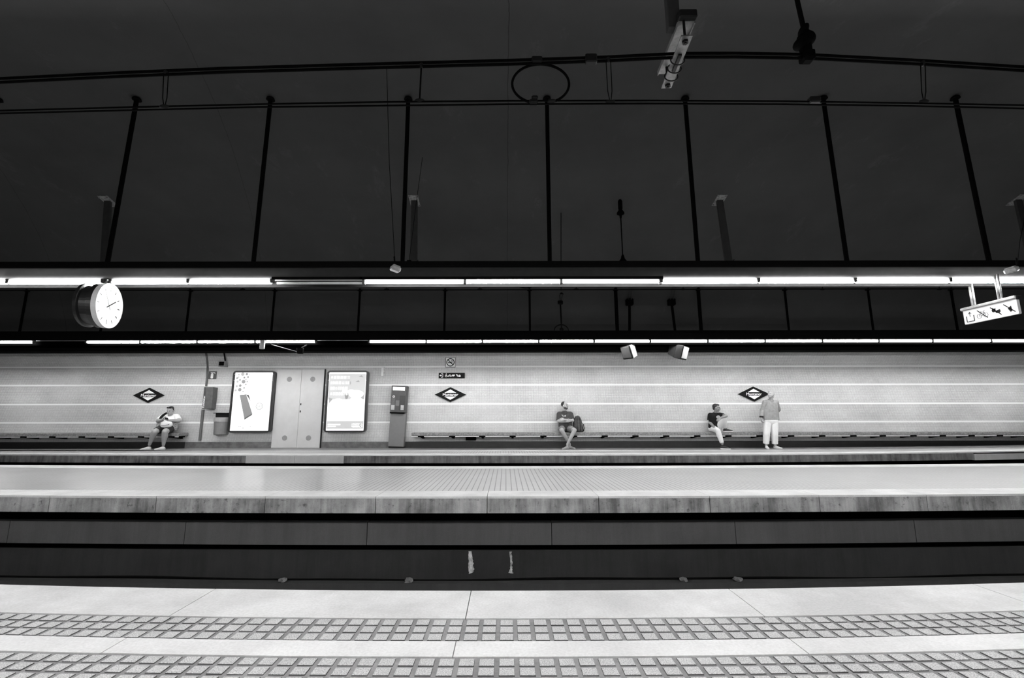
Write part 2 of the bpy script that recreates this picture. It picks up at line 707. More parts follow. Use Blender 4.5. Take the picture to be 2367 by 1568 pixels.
# second track pit and far platform
section([(8.2, -1.3), (8.2, -1.1), (12.2, -1.1), (12.2, -1.3)], M_SLAB, 'track_bed')
section([(12.05, -1.1), (12.05, -0.19), (12.2, -0.19), (12.2, -1.1)], M_BLACK_AND_SHADE, 'trench_wall')
PAVE_FAR = paving_mat('far_paving', 0.0684, 0.0, 0.011, 0.20, 11.85, 0.006, 0.46, 0.10, 0.38)
PAVE_DIM = paving_mat('far_floor', 0.40, 0.0, 0.006, 0.40, 13.05, 0.006, 0.22, 0.08, 0.4)
for (y0, y1, z0, mt, lab) in ((11.419, 11.85, -0.03, M_EDGE, 'white edge of the far platform'), (11.85, 12.72, -0.196, PAVE_FAR, 'grooved paving of the far platform'),
                              (12.72, 13.02, -0.196, M_EDGE, 'pale line on the far platform'), (13.02, 14.5, -0.196, PAVE_DIM, 'darker floor along the far wall')):
    mb = MB()
    bent(mb, -XE, XE, y0, y1, z0, 0.0, K_FAR if y0 < 12 else K_FAR * (14.17 - y0) / 2.4 if y0 < 13 else 0.0, 0.5, True)
    if y0 == 13.02:
        pass
    struct(mb.build('platform_edge' if mt is M_EDGE and y0 < 12 else 'platform_paving' if mt is not M_EDGE else 'trim_4', mt), lab)
xs = [XF(562, 11.42, -0.1), XF(678, 11.42, -0.1), XF(793, 11.42, -0.1), XF(2290, 11.42, -0.1)]
mb = MB()
bent(mb, -XE, xs[0], 11.423, 12.1, -0.196, -0.03, K_FAR, 0.5, True)
bent(mb, xs[2], xs[3], 11.423, 12.1, -0.196, -0.03, K_FAR, 0.5, True)
struct(mb.build('platform_edge', M_FACE_FAR), 'dark stained face of the far platform edge')
mb = MB()
bent(mb, xs[0], xs[1] - 0.004, 11.415, 12.1, -0.2, -0.03, K_FAR, 0.5, True)
bent(mb, xs[1] + 0.004, xs[2], 11.415, 12.1, -0.2, -0.03, K_FAR, 0.5, True)
bent(mb, xs[3], XE, 11.40, 12.1, -0.205, -0.06, K_FAR, 0.5, True)
struct(mb.build('platform_edge', M_FACE_NEW), 'pale renewed blocks in the far platform edge')

# walls and vault
STRIPS = [0.75, 1.293, 1.867, 2.422]
M_TILE = tile_wall_mat('mosaic_wall_tiles', STRIPS, 0.50, 0.66)
th1 = math.acos((Y_BACK - YC) / A_V)
Z_TILE = 3.12
tht = math.asin((Z_TILE - ZC_V) / B_V)


def arc(a0, a1, d, n):
    return [(YC + (A_V + d) * math.cos(a0 + (a1 - a0) * i / n), ZC_V + (B_V + d) * math.sin(a0 + (a1 - a0) * i / n)) for i in range(n + 1)]


wall_in = [(Y_BACK, -0.25)] + arc(th1, tht, 0.0, 5)
wall_out = [(p[0] + 0.3, p[1]) for p in wall_in]
section(wall_in + wall_out[::-1], M_TILE, 'wall_back')
M_WALLF = plain('front_wall_tiles', 0.5, 0.5, scale=2)
inn = [(2 * YC - p[0], p[1]) for p in wall_in]
section(inn + [(p[0] - 0.3, p[1]) for p in inn][::-1], M_WALLF, 'wall_front')

m, nt, b = new_mat('dark_vault_paint')
q = G(nt)
x_, y_, z_, ob = q.pos()
n1 = q.noise(ob, 0.7, 5.0, 0.6)
n2 = q.noise(q.vec(q.m('MULTIPLY', x_, 1.6), q.m('MULTIPLY', y_, 0.7), z_), 1.1, 6.0, 0.75)
c = q.ramp(n1, [(0.3, 0.064), (0.7, 0.079)])
pale = q.ramp(n2, [(0.60, 0.0), (0.76, 1.0)])
c = q.m('ADD', c, q.m('MULTIPLY', pale, 0.03))
jit = q.m('MULTIPLY', q.m('SUBTRACT', q.noise(ob, 2.0, 3.0), 0.5), 0.06)
crack = q.m('LESS_THAN', q.m('ABSOLUTE', q.m('ADD', q.m('SUBTRACT', x_, 0.045), jit)), 0.007)
c = q.m('MULTIPLY', c, q.m('SUBTRACT', 1.0, q.m('MULTIPLY', crack, 0.45)))
for (sx, ox, hx) in ((0.55, -5.6, 0.006), (-0.62, 13.9, 0.006), (0.33, -2.6, 0.005)):
    dg = q.m('LESS_THAN', q.m('ABSOLUTE', q.m('ADD', q.m('ADD', q.m('SUBTRACT', x_, ox), q.m('MULTIPLY', y_, sx)), jit)), hx)
    c = q.m('MULTIPLY', c, q.m('SUBTRACT', 1.0, q.m('MULTIPLY', dg, 0.35)))
nt.links.new(c, b.inputs['Base Color'])
b.inputs['Roughness'].default_value = 0.9
b.inputs['Specular IOR Level'].default_value = 0.15
M_VAULT = m
vin = arc(tht, math.pi - tht, 0.0, 64)
vout = arc(tht, math.pi - tht, 0.3, 64)
mb = MB()
mb.M = Matrix(((0, 0, 1, 0), (1, 0, 0, 0), (0, 1, 0, 0), (0, 0, 0, 1)))
for i in range(64):
    mb.prism([vin[i], vin[i + 1], vout[i + 1], vout[i]], -XE, XE)
o = mb.build('ceiling', M_VAULT)
struct(o, 'dark painted vault over the tracks')

# plinth at the foot of the far wall: polished dark granite, paler between the benches
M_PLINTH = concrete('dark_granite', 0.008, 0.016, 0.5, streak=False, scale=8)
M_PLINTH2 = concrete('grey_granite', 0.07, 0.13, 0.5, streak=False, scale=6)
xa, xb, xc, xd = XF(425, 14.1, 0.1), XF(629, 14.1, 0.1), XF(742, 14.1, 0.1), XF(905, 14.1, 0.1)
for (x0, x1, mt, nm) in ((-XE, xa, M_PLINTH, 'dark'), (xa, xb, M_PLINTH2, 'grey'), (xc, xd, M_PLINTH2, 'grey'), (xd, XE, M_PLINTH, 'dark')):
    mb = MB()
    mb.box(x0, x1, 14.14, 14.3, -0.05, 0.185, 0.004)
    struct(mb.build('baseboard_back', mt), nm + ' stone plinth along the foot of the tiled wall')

# ------------------------------------------------------------------ luminaires
def tubes_from_px(px_list, Y, z):
    return [(XF(a, Y, z), XF(b_, Y, z)) for a, b_ in px_list]


def luminaire(label, y0, segs, recessed, unlit, rods, lip, x0, x1):
    """long suspended fluorescent fitting; y0 is the front face of its black housing"""
    t = thing('luminaire', label, 'light fitting', (0, y0 + 0.2, 3.2), 'suspended fluorescent fittings')
    h = MB()
    lp = MB()
    ax = Matrix(((0, 0, 1, 0), (1, 0, 0, 0), (0, 1, 0, 0), (0, 0, 0, 1)))
    h.M = ax
    lp.M = ax
    if lip:
        cur = [(y0 + 0.085 * (1 - math.cos(math.radians(a))), 3.11 - 0.155 * math.sin(math.radians(a))) for a in range(0, 91, 6)]
        lp.prism(cur + [(y0 + 0.1, 2.955), (y0 + 0.1, 3.11)], x0, x1)
        h.prism([(y0, 3.21), (y0, 3.11), (y0 + 0.1, 3.11), (y0 + 0.1, 2.985), (y0 + 0.40, 2.985), (y0 + 0.40, 3.21)], x0, x1)
    else:
        h.prism([(y0, 3.21), (y0, 2.955), (y0 + 0.02, 2.955), (y0 + 0.03, 2.985), (y0 + 0.40, 2.985), (y0 + 0.40, 3.21)], x0, x1)
    h.M = Matrix.Identity(4)
    h.box(x0, x1, y0 - 0.004, y0 + 0.01, 3.145, 3.152)
    h.build('housing', M_HOUSING, t)
    if lip:
        lp.build('front_lip', M_LIP1, t, True)
    r = MB()
    r.M = ax
    r.prism([(y0 + 0.09, 2.986), (y0 + 0.09, 2.976), (y0 + 0.24, 2.976), (y0 + 0.24, 2.986)] if lip else [(y0 + 0.06, 2.986), (y0 + 0.06, 2.976), (y0 + 0.21, 2.976), (y0 + 0.21, 2.986)], x0, x1)
    r.build('reflector', M_REFL, t)
    r = MB()
    r.M = ax
    if lip:
        r.prism([(y0 + 0.24, 2.986), (y0 + 0.24, 2.978), (y0 + 0.38, 2.978), (y0 + 0.41, 2.920), (y0 + 0.42, 2.920), (y0 + 0.42, 3.0), (y0 + 0.39, 2.99)], x0, x1)
    else:
        r.M = Matrix.Identity(4)
        r.box(x0, x1, y0 + 0.225, y0 + 0.235, 2.856, 2.99)  # skirt added behind the tube, hung low to shade the upper wall
    r.build('rear_skirt', M_SKIRT if lip else M_SHADING_SKIRT, t)
    yt, zt = y0 + 0.10, 2.910 if lip else 2.925
    for (a, b_) in segs:
        mb = MB()
        mb.tube([(a + 0.02, yt, zt), (b_ - 0.02, yt, zt)], 0.028, 10)
        mb.build('fluorescent_tube', M_LIT, t, True)['label'] = 'lit tube'
    for (a, b_) in recessed:
        mb = MB()
        mb.tube([(a + 0.03, yt + 0.09, zt + 0.022), (b_ - 0.03, yt + 0.09, zt + 0.022)], 0.018, 10)
        mb.build('fluorescent_tube', M_LIT, t, True)['label'] = 'lit tube set back in the fitting'
    for (a, b_) in unlit:
        mb = MB()
        mb.tube([(a + 0.02, yt + 0.08, zt + 0.01), (b_ - 0.02, yt + 0.08, zt + 0.01)], 0.02, 10)
        mb.build('fluorescent_tube', M_UNLIT, t, True)['label'] = 'unlit tube'
    # lamp holders between the tubes
    ends = sorted(set([round(v, 2) for ab in segs for v in ab]))
    for e in ends:
        hs = MB()
        hs.box(e - 0.028, e + 0.028, yt - 0.03, yt + 0.03, 2.895, 2.985, 0.006)
        hs.build('lamp_holder', M_GREYPOST, t)
    for e in sorted(set([round(v, 2) for ab in recessed for v in ab])):
        hs = MB()
        hs.box(e - 0.02, e + 0.02, yt + 0.05, yt + 0.12, 2.895, 2.98, 0.006)
        hs.build('lamp_holder', M_GREYPOST, t)
    if recessed:
        va = MB()
        va.box(recessed[0][0] - 0.02, recessed[-1][1], y0 + 0.04, y0 + 0.055, 2.935, 3.10)
        va.box(unlit[0][0], unlit[-1][1], y0 + 0.04, y0 + 0.055, 2.935, 3.10) if unlit else None
        va.build('valance', M_HOUSING, t)
    for (xb_, xt_, w) in rods:
        mb = MB()
        yr = y0 + 0.2
        zt_ = vault_z(yr) + 0.03
        mb.tube([(xb_, yr, 3.2), (xt_, yr, zt_)], w, 10)
        mb.lathe([(0.07, zt_ - 0.075), (0.06, zt_ - 0.05), (0.045, zt_ - 0.045)], 14, (xt_, yr, 0))
        mb.lathe([(0.05, 3.20), (0.05, 3.23), (0.03, 3.24)], 14, (xb_, yr, 0))
        mb.build('hanger_rod', M_HOUSING, t, False)
    return t


M_REFL = plain('white_reflector', 0.75, 0.4, vary=0.03)
M_SHADING_SKIRT = plain('black_shading_skirt', 0.0006, 1.0, spec=0.0)
M_LIP1 = plain('grey_front_lip', 0.024, 0.8, spec=0.1)
M_SKIRT = plain('dull_grey_skirt', 0.02, 0.7, spec=0.1)


def seglist(edges):
    return [(edges[i], edges[i + 1]) for i in range(len(edges) - 1)]


# over the middle platform
L1 = 6.78
yt1, zt1 = L1 + 0.1, 2.925
e_left = [XF(v, yt1, zt1) for v in (20, 240)]
w1 = XF(1752, yt1, zt1) - XF(1528, yt1, zt1)
segsA = [(e_left[0] - w1 * (k + 1), e_left[0] - w1 * k) for k in range(3)][::-1] + [(e_left[0], e_left[1])]
segsA += tubes_from_px([(258, 436), (436, 630)], yt1, zt1)
segsB = tubes_from_px([(1528, 1752), (1752, 1975), (1975, 2195)], yt1, zt1)
xl = segsB[-1][1]
segsB += [(xl + w1 * k, xl + w1 * (k + 1)) for k in range(4)]
rec = tubes_from_px([(842, 1075), (1075, 1297), (1297, 1526)], yt1 + 0.09, zt1)
unl = tubes_from_px([(632, 840)], yt1, zt1)
rodpx = [(-96, -4, 222), (247, 317, 222), (585, 626, 218), (930, 944, 218), (1271, 1264, 217), (1614, 1583, 220), (1959, 1902, 220), (2288, 2207, 228)]
rods1 = []
for (pb, pt_, yy) in rodpx:
    rods1.append((XF(pb, L1 + 0.2, 3.2), XF(pt_, L1 + 0.2, vault_z(L1 + 0.2)), 0.034))
luminaire('long black fluorescent fitting hanging over the middle platform, nearer and higher in view', L1, segsA + segsB, rec, unl, rods1, True, segsA[0][0] - 0.2, segsB[-1][1] + 0.2)

# over the far platform
L2 = 12.42
yt2 = L2 + 0.1
edges = [853, 985, 1115, 1245, 1373, 1503, 1636, 1768, 1900, 2030, 2155, 2290]
sg = tubes_from_px(seglist(edges), yt2, zt1)
sg += tubes_from_px([(200, 325), (325, 457), (457, 591), (591, 730), (-60, 78), (-195, -62)], yt2, zt1)
w2 = 1.5
xl, x0 = max(s_[1] for s_ in sg), min(s_[0] for s_ in sg)
sg += [(xl + w2 * k, xl + w2 * (k + 1)) for k in range(3)]
rods2 = []
for (pb, pt_) in [(45, 59), (232, 247), (429, 440), (627, 635), (827, 833), (1027, 1028), (1225, 1224), (1427, 1423), (1621, 1614), (1824, 1814), (2019, 2007), (2214, 2198)]:
    rods2.append((XF(pb, L2 + 0.2, 3.22), 0, 0.048 if pb in (1427, 1621) else 0.03))
rods2 = [(a, a, w) for a, _, w in rods2]
luminaire('long black fluorescent fitting hanging over the far platform by the tiled wall', L2, sg, [], [], rods2, False, -17.5, 17.5)

# the nearest platform has its own fitting over the photographer's head
w3 = 1.5
luminaire('long black fluorescent fitting over the nearest platform, above the viewer', 1.16, [(-7.5 + w3 * k, -7.5 + w3 * (k + 1)) for k in range(10)], [], [],
          [(-5 + 2.5 * k, -5 + 2.5 * k, 0.03) for k in range(5)], True, -7.6, 7.6)

# cable tray behind the far fitting
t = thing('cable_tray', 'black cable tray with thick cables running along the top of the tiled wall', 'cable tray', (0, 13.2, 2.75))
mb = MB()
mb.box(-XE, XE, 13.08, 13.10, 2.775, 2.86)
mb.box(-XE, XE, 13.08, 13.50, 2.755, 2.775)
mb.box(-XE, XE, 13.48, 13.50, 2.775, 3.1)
mb.build('tray', M_BLACK_AND_SHADE, t)
for k, (yy, zz, rr) in enumerate(((13.15, 2.81, 0.034), (13.23, 2.81, 0.034), (13.19, 2.87, 0.034), (13.27, 2.88, 0.034), (13.34, 2.82, 0.04), (13.30, 2.94, 0.03), (13.40, 2.90, 0.04), (13.37, 2.98, 0.034), (13.42, 3.05, 0.034))):
    mb = MB()
    mb.tube([(-XE + i * 1.9, yy, zz + 0.006 * math.sin(i * 1.7 + k)) for i in range(21)], rr, 8)
    mb.build('cable', M_RUBBER, t, True)
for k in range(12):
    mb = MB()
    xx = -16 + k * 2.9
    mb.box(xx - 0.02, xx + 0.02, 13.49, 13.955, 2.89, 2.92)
    mb.build('wall_arm', M_BLACK_AND_SHADE, t)

# ------------------------------------------------------------------ overhead lines
def line_thing(label, loc):
    return thing('overhead_line', label, 'overhead wire', loc, 'overhead power lines')


YN = 3.88


def far_ends(pts):
    a, b_ = pts[0], pts[-1]
    return [Vector((-24, a.y, a.z - 0.12))] + pts + [Vector((24, b_.y, b_.z - 0.12))]


t = line_thing('double contact wire hung from a thicker carrier cable over the nearest track', (0, YN, 3.73))
car = [(-260, 206), (0, 187), (260, 174), (520, 163), (860, 153), (1180, 144.5), (1400, 137), (1570, 128.5), (1700, 128), (1865, 131), (2130, 145), (2367, 160), (2640, 180)]
mb = MB()
pts = far_ends([P(a, b_, YN) for a, b_ in car])
mb.tube([p + Vector((0, 0, 0.022)) for p in pts], 0.014, 8)
mb.tube([p - Vector((0, 0, 0.018)) for p in pts], 0.014, 8)
mb.build('carrier_cable', M_RUBBER, t, True)
for (dy, ys) in ((0.0, ((-200, 264), (0, 256), (300, 248), (600, 241), (880, 236), (1180, 233), (1500, 232.5), (1800, 234), (2100, 238.5), (2367, 243.5), (2600, 250))),
                 (0.0, ((-200, 272), (0, 262.5), (300, 255), (600, 247.5), (880, 244.5), (1180, 241), (1500, 239.5), (1800, 241), (2100, 245), (2367, 251), (2600, 258)))):
    mb = MB()
    mb.tube(far_ends([P(a, b_, YN + dy) for a, b_ in ys]), 0.008, 8)
    mb.build('contact_wire', M_RUBBER, t, True)
for (xa, ya, xb, yb, dbl) in ((384, 168, 380, 246, 1), (974, 152, 970, 232, 0), (1406, 138, 1411, 235, 1), (2133, 146, 2136, 234, 1)):
    mb = MB()
    a, c_ = P(xa, ya, YN), P(xb, yb, YN)
    if dbl:
        for s_ in (-1, 1):
            mb.tube([a + Vector((0.022 * s_, 0, 0)), a + (c_ - a) * 0.75 + Vector((0.02 * s_, 0, 0)), c_ + Vector((0.004 * s_, 0, 0))], 0.004, 6)
    else:
        mb.tube([a, c_], 0.008, 6)
    mb.build('dropper', M_RUBBER, t, True)
    for cp, cr in ((P(xb, yb + 0.5, YN), (0.048, 0.02, 0.018)), (a, (0.02, 0.02, 0.03))):
        mb = MB()
        mb.ell(cp, cr)
        mb.build('clamp', M_BLACK, t, True)
mb = MB()
c0 = P(1250, 190.5, YN)
rx, rz = (P(1316, 190, YN) - c0).x, (P(1250, 145, YN) - c0).z
mb.tube([c0 + Vector((rx * math.cos(a), 0.02, rz * math.sin(a))) for a in [math.radians(-72 + 322 * i / 48) for i in range(49)]], 0.012, 8)
mb.build('jumper_loop', M_RUBBER, t, True)
for (px, py, sx, sz) in ((1241, 140, 0.05, 0.032), (1366, 137, 0.055, 0.045), (1236, 228, 0.03, 0.018), (1233, 237, 0.04, 0.02), (1275, 236, 0.035, 0.018), (1882, 232, 0.05, 0.03)):
    q_ = P(px, py, YN)
    mb = MB()
    mb.box(q_.x - sx, q_.x + sx, YN - 0.03, YN + 0.03, q_.z - sz, q_.z + sz, 0.01)
    mb.build('clamp', M_BLACK, t)

YF = 10.03
t = line_thing('thin contact wire over the far track, seen just under the middle light fitting', (0, YF, 3.75))
mb = MB()
mb.tube(far_ends([P(a, b_, YF) for a, b_ in ((-150, 672), (250, 671.5), (640, 671), (1000, 670.5), (1400, 669.8), (1800, 668.5), (2367, 668), (2500, 668))]), 0.012, 8)
mb.build('contact_wire', M_RUBBER, t, True)
mb = MB()
mb.tube(far_ends([P(a, b_, YF) for a, b_ in ((-150, 623), (250, 617), (640, 620), (958, 612), (1300, 622), (1663, 612), (2000, 621), (2367, 612))]), 0.016, 8)
mb.build('carrier_cable', M_RUBBER, t, True)
for px in (260, 560, 893, 1108, 1331, 1578, 1900, 2170):
    mb = MB()
    mb.tube([P(px, 620, YF), P(px + 1, 669, YF)], 0.008, 6)
    mb.ell(P(px + 1, 669, YF), (0.06, 0.02, 0.02))
    mb.build('dropper', M_RUBBER, t, True)
mb = MB()
c0 = P(1215, 645, YF)
mb.tube([c0 + Vector((0.27 * math.cos(a), 0, 0.21 * math.sin(a))) for a in [2 * math.pi * i / 32 for i in range(32)]], 0.014, 8, True)
mb.build('jumper_loop', M_RUBBER, t, True)

# carrier bracket over the nearest track
yb_ = YN
q0 = P(1566, 128, yb_)
t = thing('cable_bracket', 'pale metal bracket holding the thick carrier cable near the top of the photo', 'bracket', (q0.x, yb_, q0.z))
a0, a1 = P(1580, 92, 3.72), P(1541, 201, 4.18)
zb = (a0.z + a1.z) / 2
def beam(mb, pa, pb, w, h):
    d = (pb - pa).normalized()
    u = d.cross(Vector((0, 0, 1))).normalized() * w / 2
    v = Vector((0, 0, h / 2))
    mb.loft([[pa - u - v, pa + u - v, pa + u + v, pa - u + v], [pb - u - v, pb + u - v, pb + u + v, pb - u + v]])
M_ZINC = plain('zinc_plate', 0.19, 0.5, 0.1, 0.35, 14)
zlow = q0.z - 0.02
z1 = zlow
def pz(px, py, z):
    d = ray(px, py)
    k = (z - CAM_H) / d.z
    return Vector((d.x * k, d.y * k, z))
lo_a, lo_b = pz(1588, 82, 4.16), pz(1540, 203, 4.16)
mb = MB()
beam(mb, lo_a, lo_b, 0.10, 0.012)
mb.build('lower_plate', M_ZINC, t)
up_a, up_b = pz(1588, 48, 4.36), pz(1536, 170, 4.36)
mb = MB()
beam(mb, up_a, up_b, 0.14, 0.012)
for sg_ in (-1, 1):
    u = (up_b - up_a).normalized().cross(Vector((0, 0, 1))).normalized() * 0.07 * sg_
    beam(mb, up_a + u, up_b + u, 0.008, 0.05)
mb.build('upper_channel', M_ZINC, t)
for f_ in (0.08, 0.92):
    mb = MB()
    p_ = lo_a.lerp(lo_b, f_)
    mb.tube([p_ - Vector((0, 0, 0.04)), p_ + Vector((0, 0, 0.24))], 0.012, 8)
    mb.lathe([(0.028, -0.03), (0.028, -0.008), (0.02, -0.006)], 6, p_)
    mb.build('bolt', M_BLACK, t)
for f_ in (0.42, 0.58, 0.74):
    p_ = lo_a.lerp(lo_b, f_)
    mb = MB()
    mb.tube([p_ + Vector((0.065 * math.cos(a), 0, 0.05 * math.sin(a) - 0.01)) for a in [2 * math.pi * i / 20 for i in range(20)]], 0.006, 6, True)
    mb.build('cable_clip', M_BLACK, t)
mb = MB()
beam(mb, lo_a.lerp(lo_b, 0.3) - Vector((0, 0, 0.02)), lo_a.lerp(lo_b, 0.62) - Vector((0, 0, 0.02)), 0.03, 0.02)
mb.build('strap_bar', M_BLACK, t)
mb = MB()
mb.box(up_a.x - 0.08, up_a.x + 0.08, up_a.y - 0.05, up_a.y + 0.03, 4.36, 4.44, 0.01)
mb.build('end_block', M_BLACK, t)
mb = MB()
zt_ = vault_z(3.75)
xp = P(1556, 60, 3.75).x
mb.box(xp - 0.055, xp + 0.055, 3.71, 3.79, 4.37, zt_ + 0.01, 0.006)
mb.build('post', M_GREYPOST, t)

# far ceiling posts with square plates
YP = 9.9
labs = ['thin grey ceiling post with square plate behind the hanging clock', 'thin grey ceiling post with square plate beside the hanging grey lamp box',
        'thin grey ceiling post with square plate right of the hanging black insulator', 'thin grey ceiling post with square plate at the right edge of the photo']
M_PLATE = plain('pale_plate', 0.26, 0.5, 0.0, 0.5, 20)
for lb, (px, py, pbx) in zip(labs, ((250, 472, 240), (958, 469, 956), (1663, 468, 1688), (2352, 476, 2392))):
    zc_ = vault_z(YP)
    x0 = XF(px, YP, zc_)
    x1 = XF(pbx, YP, 4.0)
    t = thing('ceiling_post', lb, 'post', (x0, YP, 4.0), 'ceiling posts over the far track')
    mb = MB()
    sl = -(B_V / A_V) ** 2 * (YP - YC) / (zc_ - ZC_V)
    R_ = Matrix.Rotation(math.atan(sl), 4, 'X')
    mb.M = Matrix.Translation((x0, YP, zc_ - 0.012)) @ R_
    mb.box(-0.11, 0.11, -0.18, 0.18, -0.012, 0.02, 0.004)
    for cx_ in (-0.085, 0.085):
        for cy_ in (-0.14, 0.14):
            mb.lathe([(0.018, -0.03), (0.018, -0.01)], 6, (cx_, cy_, 0))
    mb.build('ceiling_plate', M_PLATE, t)
    mb = MB()
    mb.loft([[(x0 - 0.07, YP - 0.03, zc_), (x0 + 0.07, YP - 0.03, zc_), (x0 + 0.07, YP + 0.03, zc_), (x0 - 0.07, YP + 0.03, zc_)],
             [(x1 - 0.08, YP - 0.03, 4.0), (x1 + 0.08, YP - 0.03, 4.0), (x1 + 0.08, YP + 0.03, 4.0), (x1 - 0.08, YP + 0.03, 4.0)]])
    mb.build('post', M_GREYPOST2 if False else M_GREYPOST, t)
    mb = MB()
    mb.box(x1 - 0.09, x1 + 0.11, YP - 0.06, YP + 0.06, 4.16, 4.24, 0.01)
    mb.tube([(x1, YP, 4.2), (x1 + 0.1, YP - 0.04, 4.32)], 0.012, 6)
    mb.build('bracket', M_BLACK, t)

# insulators
def insulator(name, label, top, bot, body_top, body_bot, r, ztop):
    t = thing(name, label, 'insulator', top, 'black hanging insulators')
    return t

zc_ = vault_z(9.9)
xt, xb2 = XF(1433, 9.9, zc_), XF(1440, 9.9, P(1440, 605, 9.9).z)
zb_ = P(1440, 608, 9.9).z
zi = P(1434, 495, 9.9).z
t = thing('insulator', 'black bell shaped insulator on a thin rod, hanging from the vault right of centre', 'insulator', (xt, 9.9, zb_), 'black hanging insulators')
mb = MB()
mb.lathe([(0.03, zc_ + 0.005), (0.05, zc_ - 0.04), (0.05, zi + 0.13), (0.04, zi + 0.1), (0.085, zi + 0.03), (0.085, zi), (0.03, zi - 0.03), (0.022, zi - 0.10)], 16, (xt, 9.9, 0))
mb.build('upper_bell', M_RUBBER, t, True)
mb = MB()
mb.tube([(xt, 9.9, zi - 0.05), (xb2, 9.9, zb_ + 0.1)], 0.013, 8)
mb.build('rod', M_RUBBER, t, True)
mb = MB()
mb.lathe([(0.02, zb_ + 0.19), (0.035, zb_ + 0.15), (0.045, zb_ + 0.1), (0.09, zb_ + 0.03), (0.09, zb_), (0.04, zb_ - 0.03)], 16, (xb2, 9.9, 0))
mb.build('lower_bell', M_RUBBER, t, True)

q1 = P(1866, 131, YN)
zc_ = vault_z(YN)
t = thing('insulator', 'black lumpy insulator clamped on the carrier cable at the top right', 'insulator', q1, 'black hanging insulators')
mb = MB()
qa, qb = P(1838, -20, YN), P(1857, 64, YN)
qa = qb + (qa - qb) * ((zc_ + 0.01 - qb.z) / (qa.z - qb.z))
mb.tube([qa, qb], [0.02, 0.022], 10)
mb.build('rod', M_RUBBER, t, True)
mb = MB()
for (px, py, rx_, rz_) in ((1857, 70, 0.04, 0.05), (1862, 88, 0.10, 0.05), (1860, 96, 0.10, 0.055), (1852, 102, 0.09, 0.05), (1866, 92, 0.09, 0.06)):
    mb.ell(P(px, py, YN), (rx_ * 0.8, 0.08, rz_))
mb.build('body', M_RUBBER, t, remesh=0.014)
mb = MB()
qq = P(1863, 118, YN)
mb.box(qq.x - 0.045, qq.x + 0.045, YN - 0.04, YN + 0.04, qq.z - 0.12, qq.z + 0.08, 0.012)
mb.box(qq.x - 0.055, qq.x + 0.06, YN - 0.05, YN + 0.05, q1.z - 0.05, q1.z + 0.05, 0.012)
mb.build('clamp', M_RUBBER, t)

YI = 10.3
t = thing('insulator', 'black hanging insulator with a hook ring, between the two light fittings right of centre', 'insulator', P(1297, 705, YI), 'black hanging insulators')
mb = MB()
mb.tube([P(1299, 672, YI) + Vector((0.02, 0, vault_z(YI) + 0.005 - P(1299, 672, YI).z)), P(1297, 672, YI)], 0.008, 6)
qq = P(1298, 680, YI)
mb.lathe([(0.02, 0.03), (0.05, 0.0), (0.045, -0.012)], 12, qq)
mb.tube([P(1294, 682, YI), P(1295, 697, YI)], 0.008, 6)
mb.tube([P(1300, 682, YI), P(1297, 697, YI)], 0.006, 6)
mb.build('suspension', M_RUBBER, t, True)
mb = MB()
qq = P(1295, 700, YI)
mb.box(qq.x - 0.06, qq.x + 0.06, YI - 0.04, YI + 0.04, qq.z - 0.045, qq.z + 0.045, 0.014)
mb.tube([P(1295, 700, YI), P(1297.5, 747, YI)], 0.019, 10)
mb.build('rod', M_RUBBER, t, False)
mb = MB()
qq = P(1297.5, 765, YI)
mb.tube([qq + Vector((0.16 * math.cos(a), 0, 0.14 * math.sin(a))) for a in [math.pi * i / 20 for i in range(21)]], 0.012, 8)
mb.tube([P(1297.5, 747, YI), P(1298, 765, YI)], 0.013, 8)
mb.ell(P(1298, 762, YI), (0.05, 0.03, 0.04))
mb.build('hook_ring', M_RUBBER, t, True)

# small grey lamp boxes hanging on long wires
def pendant(label, Y, wire, box_px, ang):
    qb = P(box_px[0], box_px[1], Y)
    t = thing('pendant_box', label, 'lamp', qb, 'grey boxes hanging on wires')
    mb = MB()
    mb.tube([P(a, b_, Y) for a, b_ in wire], 0.0045, 6)
    mb.build('wire', M_RUBBER, t, True)
    mb = MB()
    a, c_ = P(wire[-1][0], wire[-1][1], Y), P(wire[-1][0] - 2, wire[-1][1] - 22, Y)
    for k in range(5):
        p_ = a.lerp(c_, k / 5)
        mb.ell(p_, (0.012, 0.008, 0.02))
    mb.build('chain', M_RUBBER, t, True)
    mb = MB()
    mb.M = Matrix.Translation(qb) @ Matrix.Rotation(ang, 4, 'Y') @ Matrix.Rotation(0.5, 4, 'Z')
    mb.box(-0.065, 0.065, -0.07, 0.07, -0.035, 0.035, 0.015)
    mb.box(-0.05, 0.05, -0.05, 0.05, 0.035, 0.05, 0.005)
    mb.build('lamp_box', M_PBOX, t)
    return t


M_PBOX = plain('pale_plastic_box', 0.25, 0.5, vary=0.25, scale=30)
zc_ = vault_z(5.6)
pendant('small pale lamp box on a long wire before the black fitting, left of centre', 6.3, ((890.5, 40), (900, 380), (908, 520), (913, 613)), (914, 622), 0.25)
pendant('small pale lamp box on a wire at the right edge of the photo', 6.3, ((2382, 440), (2358, 555), (2351, 616)), (2338, 625), -0.3)
mb = MB()
mb.tube([P(979, 346, 8.6), P(962, 470, 8.6), P(946, 602, 8.6)], 0.0045, 6)
mb.box(P(946, 604, 8.6).x - 0.04, P(946, 604, 8.6).x + 0.04, 8.57, 8.63, P(946, 606, 8.6).z - 0.02, P(946, 604, 8.6).z + 0.015)
tag(mb.build('hanging_wire', M_RUBBER), 'thin slanting wire with a small black weight left of centre', 'wire')

# ------------------------------------------------------------------ clock
YK = 6.95
kc = P(251, 707.5, YK)
t = thing('platform_clock', 'round double sided station clock with a white dial on a black drum', 'clock', kc)
Rk = Matrix.Translation(kc) @ Matrix.Rotation(math.radians(13), 4, 'Z') @ Matrix.Rotation(math.radians(90), 4, 'Y')
